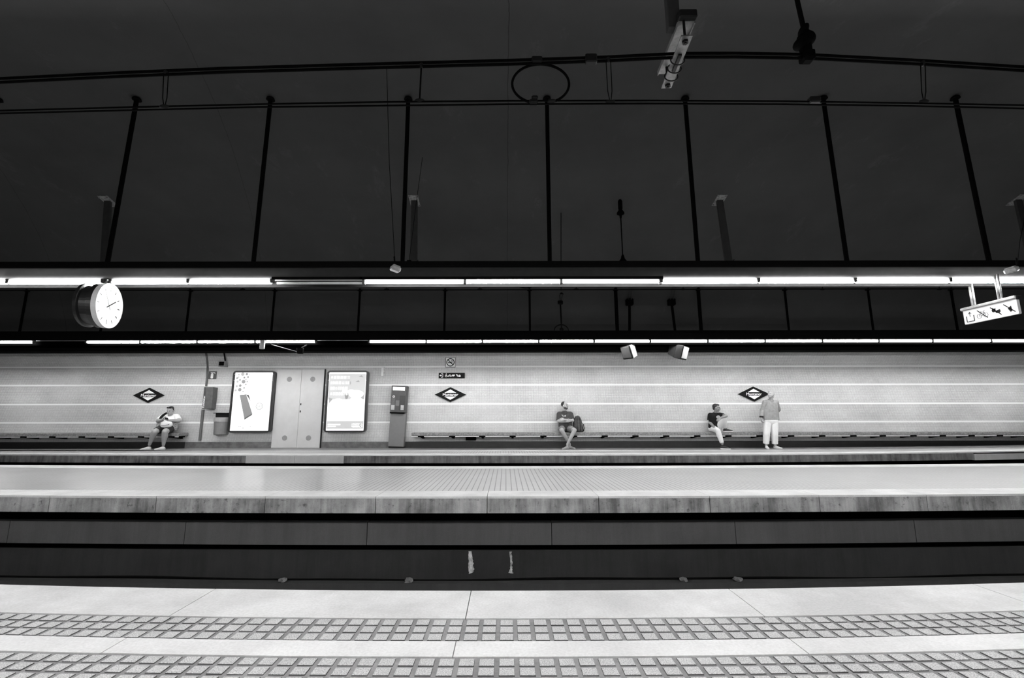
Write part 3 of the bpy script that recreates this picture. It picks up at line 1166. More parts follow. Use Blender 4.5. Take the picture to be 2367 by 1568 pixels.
# local z = dial normal (towards +x), local x = down, local y = towards the back wall
rK = 0.345
mb = MB()
mb.M = Rk
mb.lathe([(rK - 0.03, -0.29), (rK - 0.012, -0.285), (rK - 0.005, -0.24), (rK - 0.04, -0.225), (rK - 0.04, -0.14), (rK - 0.006, -0.12), (rK - 0.006, -0.05), (rK - 0.02, -0.045)], 48)
mb.build('drum', plain('clock_black', 0.012, 0.32, spec=0.5), t, False)
mb = MB()
mb.M = Rk
n = 48
mb.ring(circ(0, 0, rK, n), circ(0, 0, rK - 0.022, n), -0.05, 0.018)
mb.build('bezel', plain('clock_rim_white', 0.62, 0.35, vary=0.04), t)
mb = MB()
mb.M = Rk
mb.lathe([(rK - 0.022, -0.03), (rK - 0.022, 0.0)], n)
mb.build('dial', glow('clock_dial_glow', 1.0), t)
M_INK = plain('black_ink', 0.01, 0.6, spec=0.1)
mb = MB()
mb.M = Rk
for k in range(12):
    a = math.radians(30 * k)
    ux, uy = -math.cos(a), math.sin(a)
    r0 = 0.215 if k in (0, 6) else 0.235
    w = 0.014 if k in (2, 3, 4) else 0.009
    # local x down so up is -x; right as seen from the front (+x side) is +y ... world -y
    mb.prism(bar(r0 * ux, r0 * uy, 0.285 * ux, 0.285 * uy, w), 0.0005, 0.003)
mb.build('hour_marks', M_INK, t)
for nm, ang, ln, tl, w in (('hour_hand', 58, 0.185, 0.06, 0.016), ('minute_hand', 326, 0.25, 0.07, 0.008)):
    a = math.radians(ang)
    ux, uy = -math.cos(a), math.sin(a)
    mb = MB()
    mb.M = Rk
    mb.prism(bar(-tl * ux, -tl * uy, ln * ux, ln * uy, w), 0.004 if nm[0] == 'h' else 0.008, 0.007 if nm[0] == 'h' else 0.010)
    mb.build(nm, M_INK, t)
mb = MB()
mb.M = Rk
for (a, b2, c2, d2) in ((0.10, -0.05, 0.13, -0.03), (0.10, -0.05, 0.10, -0.02), (0.13, -0.05, 0.13, 0.0), (0.12, 0.01, 0.135, 0.045)):
    mb.prism(bar(a, b2, c2, d2, 0.008), 0.0005, 0.002)
mb.build('maker_mark', plain('pale_grey_ink', 0.7, 0.6), t)
mb = MB()
mb.M = Matrix.Translation(kc + Vector((-0.12, 0.04, 0)))
mb.tube([(0, 0, rK - 0.03), (0, 0, 2.98 - kc.z)], 0.022, 10)
mb.build('stem', M_BLACK, t)

# ------------------------------------------------------------------ hanging exit sign, square to the platform
def sign_pt(px, py, X):
    d = ray(px, py)
    k = X / d.x
    return Vector((X, d.y * k, CAM_H + d.z * k))


XS = XF(2289, 6.95, 2.6)
A, B = sign_pt(2227.5, 720, XS), sign_pt(2351, 690, XS)
C_, D_ = sign_pt(2234.5, 752, XS), sign_pt(2359.5, 724, XS)
ya, yb2 = (A.y + C_.y) / 2, (B.y + D_.y) / 2
zt_, zb_ = (A.z + B.z) / 2, (C_.z + D_.z) / 2
t = thing('hanging_sign', 'small white hanging exit sign with crossed out pictograms at the right', 'sign', (XS, (ya + yb2) / 2, zb_))
mb = MB()
Lw, Hh = ya - yb2, zt_ - zb_
MS = Matrix.Translation((XS, (ya + yb2) / 2, (zt_ + zb_) / 2)) @ Matrix(((0, 0, -1, 0), (-1, 0, 0, 0), (0, 1, 0, 0), (0, 0, 0, 1)))
# local u: towards the viewer (right in the photo), v up, w towards -x (the face we see)
mb.M = MS
mb.prism(rrect(Lw, Hh, 0.012, 3), -0.02, 0.02)
mb.build('board', plain('sign_white_board', 0.52, 0.5, vary=0.02, emit=0.08), t)
mb = MB()
mb.M = MS
mb.box(-Lw / 2 - 0.02, Lw / 2 + 0.01, Hh / 2 - 0.005, Hh / 2 + 0.045, -0.05, 0.05, 0.012)
mb.build('top_rail', M_STEEL, t)
mb = MB()
mb.M = MS
mb.box(Lw / 2 + 0.01, Lw / 2 + 0.03, Hh / 2 - 0.02, Hh / 2 + 0.042, -0.045, 0.045, 0.01)
mb.build('end_cap', M_BLACK, t)
for px in (2250, 2314):
    pr = sign_pt(px, 700, XS)
    u_ = (ya + yb2) / 2 - pr.y
    mb = MB()
    mb.M = MS
    zz = 2.99 - (zt_ + zb_) / 2
    for du in (-0.022, 0.022):
        mb.tube([(u_ + du, Hh / 2 + 0.04, 0), (u_ + du, zz, 0)], 0.014, 10)
    mb.build('hanger_tube', M_STEEL, t, True)
pic = MB()
pic.M = MS
s_ = Hh
def pq(poly):
    pic.prism(poly, 0.0202, 0.0225)
u0 = -0.37 * Lw
for (a, b2, c2, d2, w) in ((u0 - 0.26 * s_, 0.05 * s_, u0 - 0.26 * s_, -0.35 * s_, 0.03), (u0 - 0.27 * s_, -0.35 * s_, u0 + 0.27 * s_, -0.35 * s_, 0.03), (u0 + 0.26 * s_, -0.36 * s_, u0 + 0.26 * s_, 0.05 * s_, 0.03), (u0, -0.02 * s_, u0, 0.28 * s_, 0.02)):
    pq(bar(a, b2, c2, d2, w * s_ * 1.6))
pq([(u0 - 0.13 * s_, 0.16 * s_), (u0, 0.33 * s_), (u0 + 0.13 * s_, 0.16 * s_), (u0, 0.24 * s_)])
u1 = -0.13 * Lw
for cx_ in (-0.22, 0.22):
    pic.ring(circ(u1 + cx_ * s_, -0.12 * s_, 0.16 * s_, 18), circ(u1 + cx_ * s_, -0.12 * s_, 0.14 * s_, 18), 0.0202, 0.022)
for (a, b2, c2, d2) in ((-0.22, -0.12, -0.1, 0.12), (-0.1, 0.12, 0.12, 0.12), (0.12, 0.12, 0.22, -0.12), (-0.22, -0.12, 0.02, -0.12), (0.02, -0.12, 0.13, 0.14), (-0.16, 0.17, -0.04, 0.17), (0.08, 0.2, 0.2, 0.2)):
    pq(bar(u1 + a * s_, b2 * s_, u1 + c2 * s_, d2 * s_, 0.022 * s_))
u2 = 0.12 * Lw
pq(circ(u2 - 0.12 * s_, 0.06 * s_, 0.13 * s_, 14))
pq([(u2 - 0.2 * s_, 0.1 * s_), (u2 - 0.2 * s_, 0.26 * s_), (u2 - 0.12 * s_, 0.18 * s_)])
pq([(u2 - 0.1 * s_, 0.14 * s_), (u2 + 0.02 * s_, 0.2 * s_), (u2 - 0.02 * s_, 0.06 * s_)])
pq([(u2 - 0.05 * s_, 0.0), (u2 + 0.28 * s_, 0.06 * s_), (u2 + 0.3 * s_, -0.1 * s_), (u2 + 0.2 * s_, -0.2 * s_), (u2, -0.14 * s_)])
u3 = 0.36 * Lw
pq([(u3 - 0.1 * s_, -0.02 * s_), (u3 + 0.12 * s_, 0.12 * s_), (u3 + 0.16 * s_, -0.2 * s_), (u3 + 0.05 * s_, -0.28 * s_)])
for uu in (u1, u2, u3):
    pq(bar(uu - 0.32 * s_, 0.30 * s_, uu + 0.32 * s_, -0.32 * s_, 0.055 * s_))
pic.build('pictograms', M_INK, t)

# ------------------------------------------------------------------ hanging monitors
def monitor(label, c_px, c_py, Y, yaw, pitch, pole_px, w, h, d, screen, side):
    q_ = P(c_px, c_py, Y)
    t = thing('hanging_monitor', label, 'monitor', q_, 'hanging platform monitors')
    M0 = Matrix.Translation(q_) @ Matrix.Rotation(yaw, 4, 'Z') @ Matrix.Rotation(pitch, 4, 'X')
    # local -y is the screen side
    mb = MB()
    mb.M = M0
    mb.box(-w / 2, w / 2, -d / 2, 0.0, -h / 2, h / 2, 0.012)
    mb.loft([[(-w / 2 + .01, 0.0, -h / 2 + .01), (w / 2 - .01, 0.0, -h / 2 + .01), (w / 2 - .01, 0.0, h / 2 - .01), (-w / 2 + .01, 0.0, h / 2 - .01)],
             [(-w * 0.36, d / 2, -h * 0.36), (w * 0.36, d / 2, -h * 0.36), (w * 0.36, d / 2, h * 0.42), (-w * 0.36, d / 2, h * 0.42)]])
    mb.build('casing', M_MON, t)
    mb = MB()
    mb.M = M0
    mb.box(-w * 0.43, w * 0.43, -d / 2 - 0.008, -d / 2 + 0.02, -h * 0.40, h * 0.44, 0.006)
    mb.build('screen', screen, t)
    if side:
        mb = MB()
        mb.M = M0
        mb.box(w / 2 - 0.005, w / 2 + 0.012, -d * 0.40, d * 0.16, -h * 0.48, h * 0.48, 0.005)
        mb.build('side_panel', plain('pale_side_panel', 0.42, 0.5, vary=0.04), t)['label'] = 'white side panel'
    (xt_, yt_), (xm_, ym_) = pole_px
    pa, pb = P(xt_, yt_, Y), P(xm_, ym_, Y)
    mb = MB()
    mb.tube([q_ + Vector((0, 0, h * 0.3)), Vector((q_.x * 0.5 + pb.x * 0.5, Y, pb.z - 0.75)), pb], 0.036, 10)
    mb.build('pole', M_RUBBER, t)
    mb = MB()
    mb.box(pb.x - 0.10, pb.x + 0.10, Y - 0.08, Y + 0.08, pb.z - 0.09, pb.z + 0.09, 0.015)
    mb.build('pole_clamp', M_RUBBER, t)
    top = P(xt_, yt_, 12.0)
    top = Vector((top.x, 12.0, vault_z(12.0) + 0.01))
    for s2 in (-0.04, 0.04):
        mb = MB()
        mb.tube([pb + Vector((s2, 0, 0)), top + Vector((s2, 0, 0))], 0.012, 8)
        mb.build('stay_rod', M_GREYPOST, t, True)
    return t


M_MON = plain('dark_monitor_case', 0.008, 0.6, spec=0.1)
monitor('hanging monitor with its grey screen turned left, under the far light fitting', 1455, 811, 12.86, math.radians(-48), 0.42, ((1464, 655), (1455, 699)), 0.31, 0.38, 0.37, plain('dull_screen', 0.05, 0.4), True)
monitor('hanging monitor turned to the right, dark back towards us and a white face', 1567, 813, 12.86, math.radians(46), 0.32, ((1569, 655), (1552, 699)), 0.39, 0.38, 0.42, plain('pale_screen', 0.45, 0.4, vary=0.03), False)

# camera on a slanting arm under the far fitting
YS = 12.3
t = thing('security_camera', 'black camera on a slanting grey arm under the far light fitting, above the grey door', 'camera', P(692, 813, YS))
mb = MB()
mb.tube([P(628, 797, YS + 0.3), P(680, 812, YS), P(690, 815, YS)], 0.012, 8)
mb.build('arm', M_BLACK, t, True)
mb = MB()
q_ = P(695, 810, YS)
mb.box(q_.x - 0.09, q_.x + 0.07, YS - 0.06, YS + 0.06, q_.z - 0.09, q_.z + 0.07, 0.02)
mb.tube([q_ + Vector((0, 0, 0.05)), (q_.x, 12.65, 2.86)], 0.02, 8)
mb.build('housing', M_RUBBER, t)
mb = MB()
q_ = P(602, 800, YS)
mb.box(q_.x - 0.06, q_.x + 0.06, YS + 0.06, YS + 0.13, q_.z - 0.07, 2.952, 0.01)
tag(mb.build('junction_box', plain('grey_box', 0.3, 0.5)), 'small grey box under the far light fitting, left of the slanting camera arm', 'box')

# ------------------------------------------------------------------ things on the far wall
def wall_place(px, py, y):
    """matrix at the wall point behind a photo pixel, local x right, y up, z towards the tracks"""
    q_ = P(px, py, y)
    return q_, wall_frame(q_.x, q_.z, y)


MPP = lambda Y: (Y * math.cos(PITCH) + 0.1) / FPX      # metres per photo pixel near eye height
WY = Y_BACK
mp = MPP(WY)

# diamond name signs
M_NAVY = plain('sign_black', 0.005, 0.5, spec=0.12)
M_SIGNW = plain('sign_white', 0.82, 0.4, vary=0.02)
for lb, px, py, scr in (('black diamond station name sign above the person in white shirt, nearest the left edge', 345, 914.3, 1), ('black diamond station name sign right of the info post, under two small signs', 1041.3, 912.7, 2),
                   ('black diamond station name sign partly behind the standing person', 1741.5, 911.3, 3)):
    q_, Mw = wall_place(px, py, WY)
    t = thing('name_sign', lb, 'sign', q_, 'diamond station name signs')
    hw, hh = 36.3 * mp, 17.2 * mp
    mb = MB()
    mb.M = Mw
    mb.prism([(-hw, 0), (0, -hh), (hw, 0), (0, hh)], 0.0, 0.03)
    mb.build('board', M_NAVY, t)
    mb = MB()
    mb.M = Mw
    iw, ih, cut = hw * 0.575, hh * 0.70, hh * 0.24
    f_ = 1 - cut / ih
    mb.prism([(-iw * f_, cut), (iw * f_, cut), (0, ih)], 0.030, 0.033)
    mb.prism([(-iw * f_, -cut * 1.05), (0, -ih), (iw * f_, -cut * 1.05)], 0.030, 0.033)
    mb.build('white_field', M_SIGNW, t)
    vs, fs = text_mb('Muntaner', 0.128, 0.0, 1.0)
    wd = max(v.x for v in vs) - min(v.x for v in vs)
    k = 35.3 * mp / wd
    mb = MB()
    mb.M = Mw @ Matrix.Translation((0, -0.004, 0.032)) @ Matrix.Diagonal((k, k, 1, 1))
    for dx_, dz_ in ((-0.0016, 0), (0.0016, 0.0002), (0, 0.0004)):
        mb.add([v + Vector((dx_, 0, dz_)) for v in vs], fs)
    mb.build('lettering', M_SIGNW, t)

# no smoking sign
q_, Mw = wall_place(1041.3, 838, WY - 0.10)
t = thing('no_smoking_sign', 'square white no smoking sign high on the tiled wall', 'sign', q_)
a = 11.6 * MPP(WY)
mb = MB(); mb.M = Mw
mb.prism([(-a, -a), (a, -a), (a, a), (-a, a)], -0.09, 0.01)
mb.build('board', plain('sign_cream', 0.72, 0.4, vary=0.03), t)
mb = MB(); mb.M = Mw
mb.ring([(-a, -a), (a, -a), (a, a), (-a, a)], [(-a * .93, -a * .93), (a * .93, -a * .93), (a * .93, a * .93), (-a * .93, a * .93)], 0.010, 0.013)
mb.ring(circ(0, 0, a * 0.82, 28), circ(0, 0, a * 0.66, 28), 0.010, 0.013)
mb.prism(bar(-a * .5, a * .5, a * .5, -a * .5, a * .16), 0.0125, 0.015)
mb.prism(bar(-a * .5, -a * .08, a * .38, -a * .08, a * .14), 0.010, 0.012)
for (x0_, y0_, x1_, y1_) in ((.30, .05, .48, .25), (.48, .25, .3, .4), (.16, .1, .3, .28), (.3, .28, .12, .48)):
    mb.prism(bar(a * x0_, a * y0_, a * x1_, a * y1_, a * .07), 0.010, 0.012)
mb.build('pictogram', M_INK, t)

# pictogram bar
q_, Mw = wall_place(1044.5, 868.6, WY)
t = thing('pictogram_sign', 'narrow black sign with a row of white pictograms under the no smoking sign', 'sign', q_)
w, h = 60.5 * mp, 12.2 * mp
mb = MB(); mb.M = Mw
mb.prism(rrect(w, h, 0.01, 3), 0.0, 0.045)
mb.build('board', M_NAVY, t)
mb = MB(); mb.M = Mw
Z0, Z1 = 0.045, 0.048
s_ = h
def U(px):
    return (px - 1044.5) * mp
u = U(1020.5)
for bb in ((-.05, .32, .28, .32), (.28, .32, .28, -.32), (.28, -.32, -.05, -.32), (-.3, 0, .12, 0)):
    mb.prism(bar(u + bb[0] * s_, bb[1] * s_, u + bb[2] * s_, bb[3] * s_, .09 * s_), Z0, Z1)
mb.prism([(u - .36 * s_, 0), (u - .1 * s_, .18 * s_), (u - .1 * s_, -.18 * s_)], Z0, Z1)
u = U(1031.5)
mb.ring(circ(u, -.12 * s_, .22 * s_, 14), circ(u, -.12 * s_, .14 * s_, 14), Z0, Z1)
for bb in ((0, .28, -.04, 0), (-.04, 0, .16, 0), (.16, 0, .26, -.26), (0, .1, .14, .1)):
    mb.prism(bar(u + bb[0] * s_, bb[1] * s_, u + bb[2] * s_, bb[3] * s_, .08 * s_), Z0, Z1)
mb.prism(circ(u + .02 * s_, .33 * s_, .07 * s_, 10), Z0, Z1)
u = U(1040)
for cx_ in (-.22, .22):
    mb.ring(circ(u + cx_ * s_, -.14 * s_, .15 * s_, 14), circ(u + cx_ * s_, -.14 * s_, .09 * s_, 14), Z0, Z1)
for bb in ((-.22, -.14, -.06, .16), (-.06, .16, .2, .1), (.2, .1, .22, -.14), (-.06, .16, .05, -.14)):
    mb.prism(bar(u + bb[0] * s_, bb[1] * s_, u + bb[2] * s_, bb[3] * s_, .07 * s_), Z0, Z1)
u = U(1048.5)
mb.prism([(u - .3 * s_, .0), (u - .15 * s_, .2 * s_), (u + .2 * s_, .12 * s_), (u + .34 * s_, .24 * s_), (u + .2 * s_, -.1 * s_), (u - .1 * s_, -.22 * s_)], Z0, Z1)
u = U(1056.5)
mb.prism([(u - .2 * s_, .28 * s_), (u + .14 * s_, .16 * s_), (u + .14 * s_, -.28 * s_), (u + .02 * s_, -.1 * s_)], Z0, Z1)
u = U(1062.5)
mb.prism(rrect(.46 * s_, .32 * s_, .08 * s_, 3, u, -.12 * s_), Z0, Z1)
mb.ring(rrect(.2 * s_, .16 * s_, .03 * s_, 2, u, .08 * s_), rrect(.12 * s_, .1 * s_, .02 * s_, 2, u, .08 * s_), Z0, Z1)
mb.build('pictograms', M_SIGNW, t)

# fire extinguisher sign, cabinet, conduit, small panel
q_, Mw = wall_place(491.8, 867.8, WY)
t = thing('extinguisher_sign', 'small dark square sign with a white fire extinguisher symbol', 'sign', q_)
a = 9.2 * mp
mb = MB(); mb.M = Mw
mb.prism([(-a, -a), (a, -a), (a, a), (-a, a)], 0.0, 0.01)
mb.build('board', plain('sign_dark_red', 0.06, 0.5), t)
mb = MB(); mb.M = Mw
mb.prism(rrect(a * .62, a * 1.25, a * .2, 4, -a * .12, -a * .2), 0.010, 0.013)
mb.prism(bar(-a * .5, a * .62, a * .55, a * .62, a * .2), 0.010, 0.013)
mb.prism(bar(a * .5, a * .66, a * .62, a * .4, a * .16), 0.010, 0.013)
mb.prism(bar(-a * .12, a * .3, -a * .12, a * .62, a * .2), 0.010, 0.013)
mb.build('symbol', M_SIGNW, t)

yf = WY - 0.24
zt_ = P(480, 895, yf).z
zb_ = P(478, 946, yf).z
xl_, xr_ = XF(473.5, yf, (zt_ + zb_) / 2), XF(488, yf, (zt_ + zb_) / 2)
t = thing('extinguisher_cabinet', 'dark wall cabinet marked Extintor, left of the phone poster', 'cabinet', ((xl_ + xr_) / 2, WY, zb_))
mb = MB()
mb.box(xl_, xr_ + 0.03, yf, WY, zb_, zt_, 0.012)
mb.build('body', plain('cabinet_dark', 0.075, 0.5, vary=0.2), t)
mb = MB()
mb.box(xl_ - 0.075, xl_ + 0.0, yf + 0.03, yf + 0.05, zb_ + 0.01, zt_, 0.004)
mb.build('side_flange', plain('cabinet_flange', 0.045, 0.5), t)
vs, fs = text_mb('Extintor', 0.1, 0.0)
wd = max(v.x for v in vs) - min(v.x for v in vs)
k = 0.345 / wd
mb = MB()
mb.M = Matrix.Translation((xl_ - 0.036, yf + 0.028, zb_ + 0.215)) @ Matrix(((1, 0, 0, 0), (0, 0, -1, 0), (0, 1, 0, 0), (0, 0, 0, 1))) @ Matrix.Rotation(math.radians(90), 4, 'Z') @ Matrix.Diagonal((k, k, 1, 1))
for dx_, dz_ in ((-0.0022, 0), (0.0022, 0.0002), (0, 0.0004)):
    mb.add([v + Vector((dx_, 0, dz_)) for v in vs], fs)
mb.build('lettering', M_SIGNW, t)

mb = MB()
yc = WY - 0.02
pts = [P(474.5, 806, WY - 0.26), P(478.5, 828, WY - 0.13), P(480, 846, yc), P(478, 880, yc), P(476.5, 893, yc)]
mb.tube(pts, 0.028, 8)
tag(mb.build('conduit', plain('grey_conduit', 0.10, 0.6)), 'grey conduit curving down the tiles into the top of the extinguisher cabinet', 'conduit')
mb = MB()
mb.tube([P(469.5, 947, yc), P(462, 1019, yc)], 0.04, 8)
tag(mb.build('conduit', plain('grey_conduit', 0.10, 0.6)), 'grey conduit running down the tiles from the extinguisher cabinet to the plinth', 'conduit')

q_, Mw = wall_place(514.8, 841.6, WY - 0.12)
t = thing('wall_monitor', 'small square box with a dark glass front high on the wall above the extinguisher sign', 'monitor', q_)
w, h = 15.5 * mp, 13 * mp
mb = MB(); mb.M = Mw
mb.prism(rrect(w, h, 0.01, 2), -0.14, 0.06)
mb.build('casing', plain('grey_light_case', 0.28, 0.5), t)
mb = MB(); mb.M = Mw
mb.prism(rrect(w * .76, h * .7, 0.01, 2), 0.055, 0.063)
mb.build('glass', M_BLACK_AND_SHADE, t)
mb = MB()
mb.tube([P(516, 806, WY - 0.27), P(519, 822, WY - 0.2), P(521, 838, WY - 0.1)], 0.022, 8)
mb.build('cable', M_RUBBER, t, True)

q_, Mw = wall_place(885.5, 859, WY)
mb = MB(); mb.M = Mw
a = 11 * mp
mb.box(-0.04, 0.02, -a, a, 0.0, 0.06, 0.004)
for v_ in (-0.8, -0.1, 0.62, 0.9):
    mb.box(0.0, 0.055, a * v_ - 0.012, a * v_ + 0.012, 0.0, 0.05, 0.003)
tag(mb.build('wall_bracket', plain('white_bracket', 0.7, 0.5)), 'small white toothed bracket on the wall between poster and info post', 'bracket')

# litter bin
yf = WY - 0.30
xc_ = XF(508, WY - 0.15, 0.7)
zb_, zt_ = P(508, 1006, WY - 0.3).z, P(510, 955, WY - 0.2).z
t = thing('litter_bin', 'grey half round litter bin on the wall left of the phone poster', 'bin', (xc_, WY, zb_))
hw = 0.215
def half(r, d, n=14):
    return [(xc_ + r * math.cos(math.pi + math.pi * i / n), WY + d * math.sin(math.pi + math.pi * i / n)) for i in range(n + 1)]
zm = zb_ + (zt_ - zb_) * 0.80
mb = MB()
mb.loft([[(p[0], p[1], z) for p in half(r, d)] for (r, d, z) in ((hw * .86, .24, zb_), (hw * .92, .26, zb_ + .02), (hw, .285, zm - 0.13))])
mb.build('body', plain('bin_grey', 0.17, 0.5, vary=0.08), t)
mb = MB()
mb.loft([[(p[0], p[1], z) for p in half(r, d)] for (r, d, z) in ((hw * 1.02, .295, zm - 0.13), (hw * 1.03, .30, zm))])
mb.build('rim', plain('bin_rim', 0.30, 0.5, vary=0.08), t)
mb = MB()
mb.box(xc_ - hw * 0.95, xc_ + hw * 1.1, WY - 0.06, WY, zm - 0.01, zt_)
mb.box(xc_ - hw * 1.02, xc_ + hw * 1.15, WY - 0.16, WY, zt_ - 0.012, zt_ + 0.006)
mb.build('back_plate', M_BLACK, t)

# backlit poster boxes
def poster(label, px, py, wpx, hpx, marks):
    yf = WY - 0.17
    q_ = P(px, py, yf)
    m_ = MPP(yf)
    w, h = wpx * m_, hpx * m_
    t = thing('poster_lightbox', label, 'poster', (q_.x, WY, q_.z), 'backlit poster boxes')
    Mw = wall_frame(q_.x, q_.z, yf)
    mb = MB(); mb.M = Mw
    r = 0.09
    mb.ring(rrect(w, h, r), rrect(w - 0.085, h - 0.085, 0.04), -0.03, 0.0)
    mb.build('frame', plain('frame_black', 0.012, 0.35), t)
    mb = MB(); mb.M = Mw
    mb.prism(rrect(w * 0.995, h * 0.995, r), -0.168, -0.03)
    mb.build('case', plain('case_grey', 0.09, 0.45), t)
    mb = MB(); mb.M = Mw
    mb.prism(rrect(w - 0.13, h - 0.10, 0.012, 2), -0.03, -0.012)
    sc = mb.build('lit_sheet', glow('poster_glow', 1.25), t)
    iw, ih = w - 0.13, h - 0.10
    for nm, val, polys in marks(iw, ih):
        mb = MB(); mb.M = Mw
        for k, pl in enumerate(polys):
            mb.prism(pl, -0.0118, -0.0095 + 0.0002 * (k % 5))
        mb.build(nm, glow('print_%d' % int(val * 1000), val if val > 1.1 else val * 0.74), sc)
    for sx in (-1, 1):
        for v_ in (0.47, 0.36):
            clips = MB(); clips.M = Mw
            clips.box(sx * iw / 2 - 0.012 + sx * 0.012, sx * iw / 2 + 0.012 + sx * 0.012, ih * v_ - 0.006, ih * v_ + 0.006, -0.03, 0.003)
            clips.build('clip', M_WHITE, t)
    return t


def marks1(w, h):
    rnd = random.Random(3)
    dots_a, dots_b = [], []
    for (x_, y_, r_) in ((-.30, .47, .045), (-.19, .47, .03), (-.40, .42, .02), (-.25, .41, .025), (-.15, .42, .025), (-.11, .46, .015), (-.42, .34, .03), (-.26, .34, .05), (-.16, .34, .022), (-.36, .37, .03),
                          (-.19, .29, .02), (-.43, .26, .032), (-.34, .27, .035), (-.23, .23, .03), (-.34, .20, .045), (-.45, .19, .03), (-.25, .17, .018), (-.40, .46, .018), (-.20, .38, .016), (-.44, .40, .028)):
        (dots_a if rnd.random() < .5 else dots_b).append(circ(w * x_, h * y_, w * r_ * 1.05, 14))
    phone = [[(-.33 * w, .11 * h), (-.16 * w, .12 * h), (.05 * w, -.21 * h), (-.15 * w, -.29 * h)]]
    edge = [[(-.16 * w, .12 * h), (-.09 * w, .11 * h), (-.02 * w, -.0 * h)], [(.05 * w, -.21 * h), (.045 * w, -.235 * h), (-.145 * w, -.315 * h), (-.15 * w, -.29 * h)]]
    stamp = []
    n = 26
    for (ro, ri) in ((.095, .078), (.066, .056)):
        o_, i_ = circ(.22 * w, -.085 * h, ro * w, n), circ(.22 * w, -.085 * h, ri * w, n)
        for k in range(n):
            j = (k + 1) % n
            stamp.append([o_[k], o_[j], i_[j], i_[k]])
    stamp += [bar(.18 * w, -.085 * h, .26 * w, -.085 * h, .012 * w), bar(.22 * w, -.085 * h, .24 * w, -.065 * h, .012 * w), bar(.2 * w, -.1 * h, .23 * w, -.11 * h, .012 * w)]
    lines = []
    for i, L in enumerate((.12, .30, .36, .38, .26)):
        x_ = .12
        while x_ < .12 + L:
            ln = rnd.uniform(.02, .05)
            lines.append(bar(x_ * w, (.30 - .042 * i) * h, (x_ + ln) * w, (.30 - .042 * i) * h, .012 * h))
            x_ += ln + .015
    specks = [circ(-.27 * w, -.43 * h, .012 * w, 8), circ(-.22 * w, -.43 * h, .012 * w, 8), circ(-.16 * w, -.455 * h, .014 * w, 8), circ(.03 * w, -.43 * h, .012 * w, 8)]
    return (('pale_dot_print', 0.62, dots_a), ('grey_dot_print', 0.40, dots_b), ('phone_picture', 0.33, phone), ('phone_edge_print', 0.13, edge), ('stamp', 0.60, stamp), ('faint_text_print', 0.84, lines), ('speck_print', 0.5, specks))


def marks2(w, h):
    rnd = random.Random(5)
    bg = [[(-.49 * w, .47 * h), (.49 * w, .47 * h), (.49 * w, .03 * h), (-.49 * w, .03 * h)]]
    tri = [[(-.06 * w, .12 * h), (.06 * w, .10 * h), (.03 * w, .04 * h), (-.02 * w, .03 * h)], [(.38 * w, .06 * h), (.47 * w, .13 * h), (.47 * w, .03 * h)], [(-.47 * w, .06 * h), (-.36 * w, .04 * h), (-.46 * w, -.04 * h)],
           [(.3 * w, .42 * h), (.38 * w, .45 * h), (.43 * w, .41 * h)], [(.22 * w, .33 * h), (.30 * w, .36 * h), (.34 * w, .33 * h)], [(.05 * w, .34 * h), (.10 * w, .34 * h), (.10 * w, .29 * h), (.05 * w, .29 * h)]]
    white = []
    def eg(cx_, cy_, a_, b_, n=26):
        return [(cx_ * w + a_ * w * math.cos(2 * math.pi * k / n), cy_ * h + b_ * h * math.sin(2 * math.pi * k / n)) for k in range(n)]
    white += [eg(-.22, -.12, .26, .17), eg(.26, -.10, .21, .20), eg(.26, .12, .2, .07), eg(.12, .16, .1, .04), eg(-.05, .17, .08, .03)]
    for i in range(4):
        x_ = -.45
        while x_ < .02:
            ln = rnd.uniform(.03, .08)
            white.append(bar(x_ * w, (.41 - .095 * i) * h, (x_ + ln) * w, (.41 - .095 * i) * h, .05 * h))
            x_ += ln + .02
    low = [[(-.49 * w, -.34 * h), (.49 * w, -.34 * h), (.49 * w, -.47 * h), (-.49 * w, -.47 * h)]]
    pill = [rrect(.3 * w, .075 * h, .03 * h, 5, .32 * w, -.41 * h), bar(-.46 * w, -.40 * h, -.12 * w, -.40 * h, .02 * h), bar(-.46 * w, -.43 * h, -.24 * w, -.43 * h, .016 * h)]
    n = 20
    rg = []
    o_, i_ = circ(.44 * w, -.41 * h, .05 * w, n), circ(.44 * w, -.41 * h, .032 * w, n)
    for k in range(n // 4, 3 * n // 4):
        rg.append([o_[k], o_[k + 1], i_[k + 1], i_[k]])
    return (('pale_ground', 0.86, bg), ('grey_print', 0.55, tri), ('white_print', 1.2, [[(p[0], p[1]) for p in pl] for pl in white]), ('pale_band', 0.80, low), ('white_pill', 1.3, pill), ('grey_ring', 0.45, rg))


poster('backlit poster showing a tilted phone and dots, left of the grey door', 580.8, 928, 97, 141.5, marks1)
poster('backlit pale poster with white rounded shapes, right of the grey door', 800, 927.5, 96, 141.5, marks2)

# double door
zt_ = P(697, 855, WY).z
zb_ = 0.0
def dx(px):
    return P(px, 945, WY).x
xl_, xr_, xm = (dx(636)), (dx(746.5)), dx(693.5)
t = thing('door_1', 'grey metal double door between the two backlit posters', 'door', ((xl_ + xr_) / 2, WY, 0.0))
t['kind'] = 'structure'
M_DOOR = plain('door_grey', 0.52, 0.45, vary=0.06, scale=3)
for (a, b_) in ((xl_, xm - 0.003), (xm + 0.003, xr_)):
    mb = MB()
    mb.box(a, b_, WY - 0.06, WY, 0.008, zt_, 0.003)
    mb.build('leaf', M_DOOR, t)
for px, py in ((669, 877.2), (723, 877), (657.8, 1013), (713, 1013)):
    q_ = P(px, py, WY - 0.062)
    mb = MB()
    mb.M = wall_frame(q_.x, q_.z, WY - 0.06)
    mb.prism(circ(0, 0, 5.8 * mp, 24), 0.0, 0.006)
    mb.build('round_plate', plain('plate_grey', 0.24, 0.5), t)
